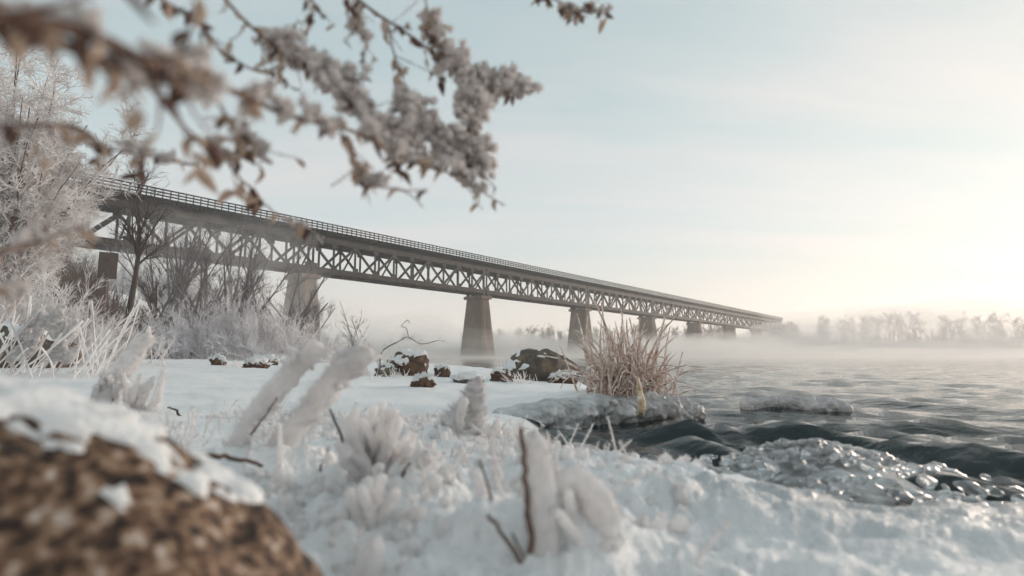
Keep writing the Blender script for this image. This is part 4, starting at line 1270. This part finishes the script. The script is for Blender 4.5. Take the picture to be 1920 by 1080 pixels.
def hang_branch(pts_px, r0, r1, nleaf, frost_iv, mat=M_twig, leaf_sz=(0.014, 0.028), root=None, seed=0, side=6, fr=(0.012, 0.026), nfrost=20, dark=0.3):
    pts = [P(*p) for p in pts_px]
    path = catmull(pts, 50)
    rr = np.linspace(r0, r1, 50)
    path = path + fbm(path * 9 + seed, 2, 160 + seed)[:, None] * np.array([0.004, 0.002, 0.006])
    g = Geo().add(*tubes(path[None], rr[None], 7))
    if root is not None:
        g.add(*tubes(catmull([np.asarray(root), path[0]], 8)[None], np.linspace(r0 * 1.3, r0, 8)[None], 7))
    c1, r1_ = grow(path[None], rr[None], side, (0.03, 0.10), (25, 65), 6, -0.1, 0.15, rmin=0.0009, rscale=0.55, jit=0.15)
    g.add(*tubes(c1, r1_, 5))
    br = build('branch', g, mat, otree)
    lo = 2
    gr = Geo()
    allp = np.concatenate([path, c1.reshape(-1, 3)]); i_ = rng.integers(0, len(allp) - 1, 700)
    jit_ = allp[i_] + (allp[i_ + 1] - allp[i_]) * rng.random((700, 1)) * (np.linalg.norm(allp[i_ + 1] - allp[i_], axis=1) < 0.04)[:, None]
    needles(gr, jit_, np.tile(np.array([[0, 0, 1.0]]), (700, 1)) + rng.normal(0, 0.8, (700, 3)), 1100, 0.007, 0.0006)
    build('rime', gr, M_frost_clump, br)['kind'] = 'stuff'
    for k in range(nleaf):
        if k % 3 == 0 and len(c1):
            p0 = c1[int(rng.integers(0, len(c1))), int(rng.integers(2, 6))]
        else:
            i_ = int(rng.integers(lo, 50)); p0 = path[i_]
        s_ = rng.uniform(*leaf_sz)
        # leaves droop
        M_ = Matrix.Translation(Vector(p0)) @ Matrix.Rotation(rng.uniform(0, 6.28), 4, 'Z') @ Matrix.Rotation(rng.uniform(0.3, 1.5), 4, 'Y') @ Matrix.Rotation(rng.uniform(-1.2, 1.2), 4, 'X') @ Matrix.Diagonal((s_, s_, s_, 1))
        j = int(rng.choice([0, 3])) if rng.random() < dark else int(rng.choice([1, 2, 4, 5]))
        place('leaf', leafm[j], M_, br)
    for (a_, b_) in frost_iv:
        for k in range(int(nfrost * (b_ - a_) / 0.3) + 1):
            t_ = rng.uniform(a_, b_); i_ = int(t_ * 49)
            s_ = rng.uniform(*fr)
            off = unit(rng.normal(size=3)) * s_ * 0.7 + np.array([0, 0, s_ * 0.6])
            M_ = Matrix.Translation(Vector(path[i_] + off)) @ Matrix.Rotation(rng.uniform(0, 6.28), 4, 'Z') @ Matrix.Rotation(rng.uniform(0, 3), 4, 'X') @ Matrix.Diagonal((s_ * 1.15, s_, s_ * 0.85, 1))
            place('frost_clump', me_frostball[int(rng.integers(0, 6))], M_, br)
    return br
RT = obase + np.array([0.35, 0.1, 1.5])
RU = RT + np.array([0.2, 0.1, 0.6])
SM = (0.007, 0.014)
MD = (0.009, 0.019)
BL = (0.016, 0.034)
hang_branch([(-120, -40, .36), (60, 50, .38), (240, 130, .45), (400, 160, .58), (520, 205, .72), (640, 245, .85), (740, 285, .98), (850, 330, 1.08), (945, 385, 1.18)], 0.0060, 0.0012, 60, [(0.25, 0.4), (0.46, 0.62), (0.68, 0.97)], root=RT, seed=1, nfrost=22, fr=MD, leaf_sz=BL, side=14)
hang_branch([(-120, 20, .34), (40, 45, .36), (170, 80, .40), (300, 130, .46), (370, 150, .52)], 0.0065, 0.003, 26, [(0.3, 0.5), (0.8, 1.0)], root=RT, seed=2, nfrost=5, fr=SM, leaf_sz=(0.018, 0.03), side=8)
hang_branch([(270, 150, .47), (345, 230, .62), (420, 300, .82), (480, 368, 1.02), (530, 405, 1.2), (605, 448, 1.4)], 0.0026, 0.0012, 34, [(0.3, 0.4), (0.82, 1.0)], seed=3, nfrost=5, fr=SM, leaf_sz=(0.02, 0.04))
hang_branch([(230, -60, .6), (320, 0, .72), (385, 50, .82), (425, 95, .9), (480, 135, 1.0), (525, 125, 1.05)], 0.003, 0.0012, 26, [(0.6, 0.75)], root=RT, seed=4, dark=0.6, nfrost=3, fr=SM)
hang_branch([(380, -70, .8), (440, 20, .9), (520, 85, .98), (600, 145, 1.02), (680, 215, 1.04), (765, 275, 1.08), (850, 300, 1.12)], 0.0032, 0.0012, 60, [(0.33, 0.98)], root=RT, seed=5, nfrost=22, fr=(0.012, 0.029), leaf_sz=BL, side=14)
hang_branch([(600, -70, 1.0), (680, 5, 1.04), (730, 45, 1.08), (795, 92, 1.12), (860, 130, 1.17), (920, 160, 1.22), (985, 168, 1.27)], 0.0034, 0.0012, 50, [(0.62, 1.0)], root=RT, seed=6, nfrost=22, fr=(0.012, 0.029), leaf_sz=BL, side=14)
hang_branch([(728, 45, 1.08), (745, 120, 1.1), (760, 190, 1.1), (800, 255, 1.12), (870, 290, 1.15), (900, 330, 1.16)], 0.002, 0.001, 34, [(0.45, 1.0)], seed=7, nfrost=24, fr=(0.012, 0.030), leaf_sz=BL, side=10)
hang_branch([(860, 130, 1.17), (885, 190, 1.17), (890, 250, 1.16)], 0.0018, 0.001, 16, [(0.2, 1.0)], seed=17, nfrost=10, fr=(0.012, 0.026), leaf_sz=BL)
hang_branch([(780, -60, 1.1), (800, 20, 1.1), (812, 60, 1.12), (850, 110, 1.15)], 0.002, 0.001, 20, [(0.35, 0.85)], seed=8, nfrost=9, fr=MD, root=RU, leaf_sz=BL)
hang_branch([(900, -90, 1.2), (980, -30, 1.2), (1050, 0, 1.2), (1080, 22, 1.2), (1150, 15, 1.22)], 0.0025, 0.001, 46, [(0.7, 0.95)], seed=9, nfrost=8, fr=SM, dark=0.5, root=RU, leaf_sz=(0.018, 0.036))
hang_branch([(560, -60, 1.0), (585, 10, 1.0), (572, 70, 1.02)], 0.002, 0.001, 20, [], seed=10, dark=0.6, root=RU)
hang_branch([(610, -60, 1.0), (655, 0, 1.0), (670, 50, 1.02), (690, 85, 1.02)], 0.002, 0.001, 20, [(0.5, 0.9)], seed=11, dark=0.4, root=RU, nfrost=4, fr=SM)
hang_branch([(-120, 250, .62), (20, 240, .66), (150, 240, .74), (215, 282, .84), (290, 300, .92), (355, 312, 1.0)], 0.0030, 0.0012, 40, [(0.6, 0.95)], root=RT, seed=12, nfrost=5, fr=SM, dark=0.45, leaf_sz=BL)
hang_branch([(400, 165, .58), (450, 240, .75), (470, 265, .85), (500, 300, .95)], 0.002, 0.001, 18, [(0.5, 1.0)], seed=15, nfrost=4, fr=SM, leaf_sz=BL)
hang_branch([(640, 245, .85), (660, 300, .9), (690, 345, .95), (760, 360, 1.0)], 0.002, 0.001, 22, [(0.4, 0.8)], seed=16, nfrost=5, fr=SM, leaf_sz=BL)
hang_branch([(-100, 500, .6), (20, 468, .68), (100, 440, .78), (172, 415, .9)], 0.0040, 0.0015, 10, [(0.45, 0.6)], seed=13, root=RT, nfrost=3, fr=SM, dark=0.4)
hang_branch([(-100, 580, .66), (-20, 545, .7), (30, 550, .76)], 0.003, 0.0015, 3, [(0.7, 1.0)], seed=14, root=RT, nfrost=4, fr=SM)

# ------------------------------------------------------------------ mist and haze
def vol_mat(name, dens, colr, aniso):
    m = bpy.data.materials.new(name); m.use_nodes = True
    nt = m.node_tree; nt.nodes.clear()
    out = nt.nodes.new('ShaderNodeOutputMaterial'); v = nt.nodes.new('ShaderNodeVolumePrincipled')
    v.inputs['Density'].default_value = dens; v.inputs['Color'].default_value = (*colr, 1); v.inputs['Anisotropy'].default_value = aniso
    nt.links.new(v.outputs[0], out.inputs['Volume'])
    return m
g = Geo(); box(g, (150, 600, 22), (3800, 3800, 48))
tag(build('haze', g, vol_mat('haze', 0.0010, (0.985, 0.975, 0.965), 0.45), smooth=False), 'pale morning haze filling the air', None, None, 'stuff')

# steam lying on the river: a closed low sheet with an uneven top
nx, ny = 100, 100
yy = 26 * (520 / 26) ** np.linspace(0, 1, ny)
ww = np.linspace(-1, 1, nx)
YY, WW = np.meshgrid(yy, ww, indexing='ij')
XX = WW * (YY * 1.25 + 20)
pp = np.stack([XX * 0.035, YY * 0.035, 0 * XX], -1)
top = (1.5 + 8.0 * sstep(40, 260, YY)) * (0.62 + 0.55 * fbm(pp, 4, 200) + 0.25 * fbm(pp * 4, 3, 205))
edge = sstep(0, 0.06, 1 - np.abs(WW)) * sstep(0, 0.10, (YY - 26) / 500) * sstep(0, 0.05, (520 - YY) / 500)
top = 0.12 + np.maximum(top, 0.05) * edge
i = np.arange(nx * ny).reshape(ny, nx); N_ = nx * ny
q = np.stack([i[:-1, :-1], i[:-1, 1:], i[1:, 1:], i[1:, :-1]], -1).reshape(-1, 4)
bot = q[:, ::-1] + N_
loop = np.concatenate([i[0, :], i[1:, -1], i[-1, -2::-1], i[-2:0:-1, 0]])
nx2 = np.roll(loop, -1)
side_q = np.stack([nx2, loop, loop + N_, nx2 + N_], -1)
V = np.concatenate([np.stack([XX, YY, top], -1).reshape(-1, 3), np.stack([XX, YY, 0 * XX + 0.11], -1).reshape(-1, 3)])
g = Geo().add(V, np.concatenate([q, bot, side_q]))
tag(build('mist', g, vol_mat('mist', 0.02, (0.995, 0.985, 0.97), 0.4)), 'low bank of steam drifting over the river', None, None, 'stuff')

WISP = vol_mat('mist_wisp', 0.02, (0.995, 0.985, 0.975), 0.35)
wisps = [((560, 625), 112, (20, 9, 6.0)), ((395, 520), 76, (16, 8, 7.0)), ((230, 450), 80, (16, 7, 8.0)), ((400, 570), 66, (8, 6, 4.0)), ((905, 655), 122, (16, 9, 4.5)), ((720, 640), 150, (24, 12, 6)), ((1110, 655), 165, (22, 12, 4.0)),
         ((1330, 650), 205, (32, 16, 5.0)), ((1540, 628), 255, (36, 18, 10)), ((1690, 628), 222, (42, 18, 11)), ((1880, 630), 200, (40, 18, 10.5))]
for k, ((px, py), Yd, rr_) in enumerate(wisps):
    d, q = sphere_dirs(40, 24)
    nz = 1 + 0.45 * fbm(d * 1.6 + k * 4.7, 4, 220 + k)
    V = d * np.array(rr_) * nz[:, None] + P(px, py, Yd)
    V[:, 2] = np.maximum(V[:, 2], 0.10)
    tag(build('mist', Geo().add(V, q), WISP), 'wisp of steam rising from the river', None, None, 'stuff')
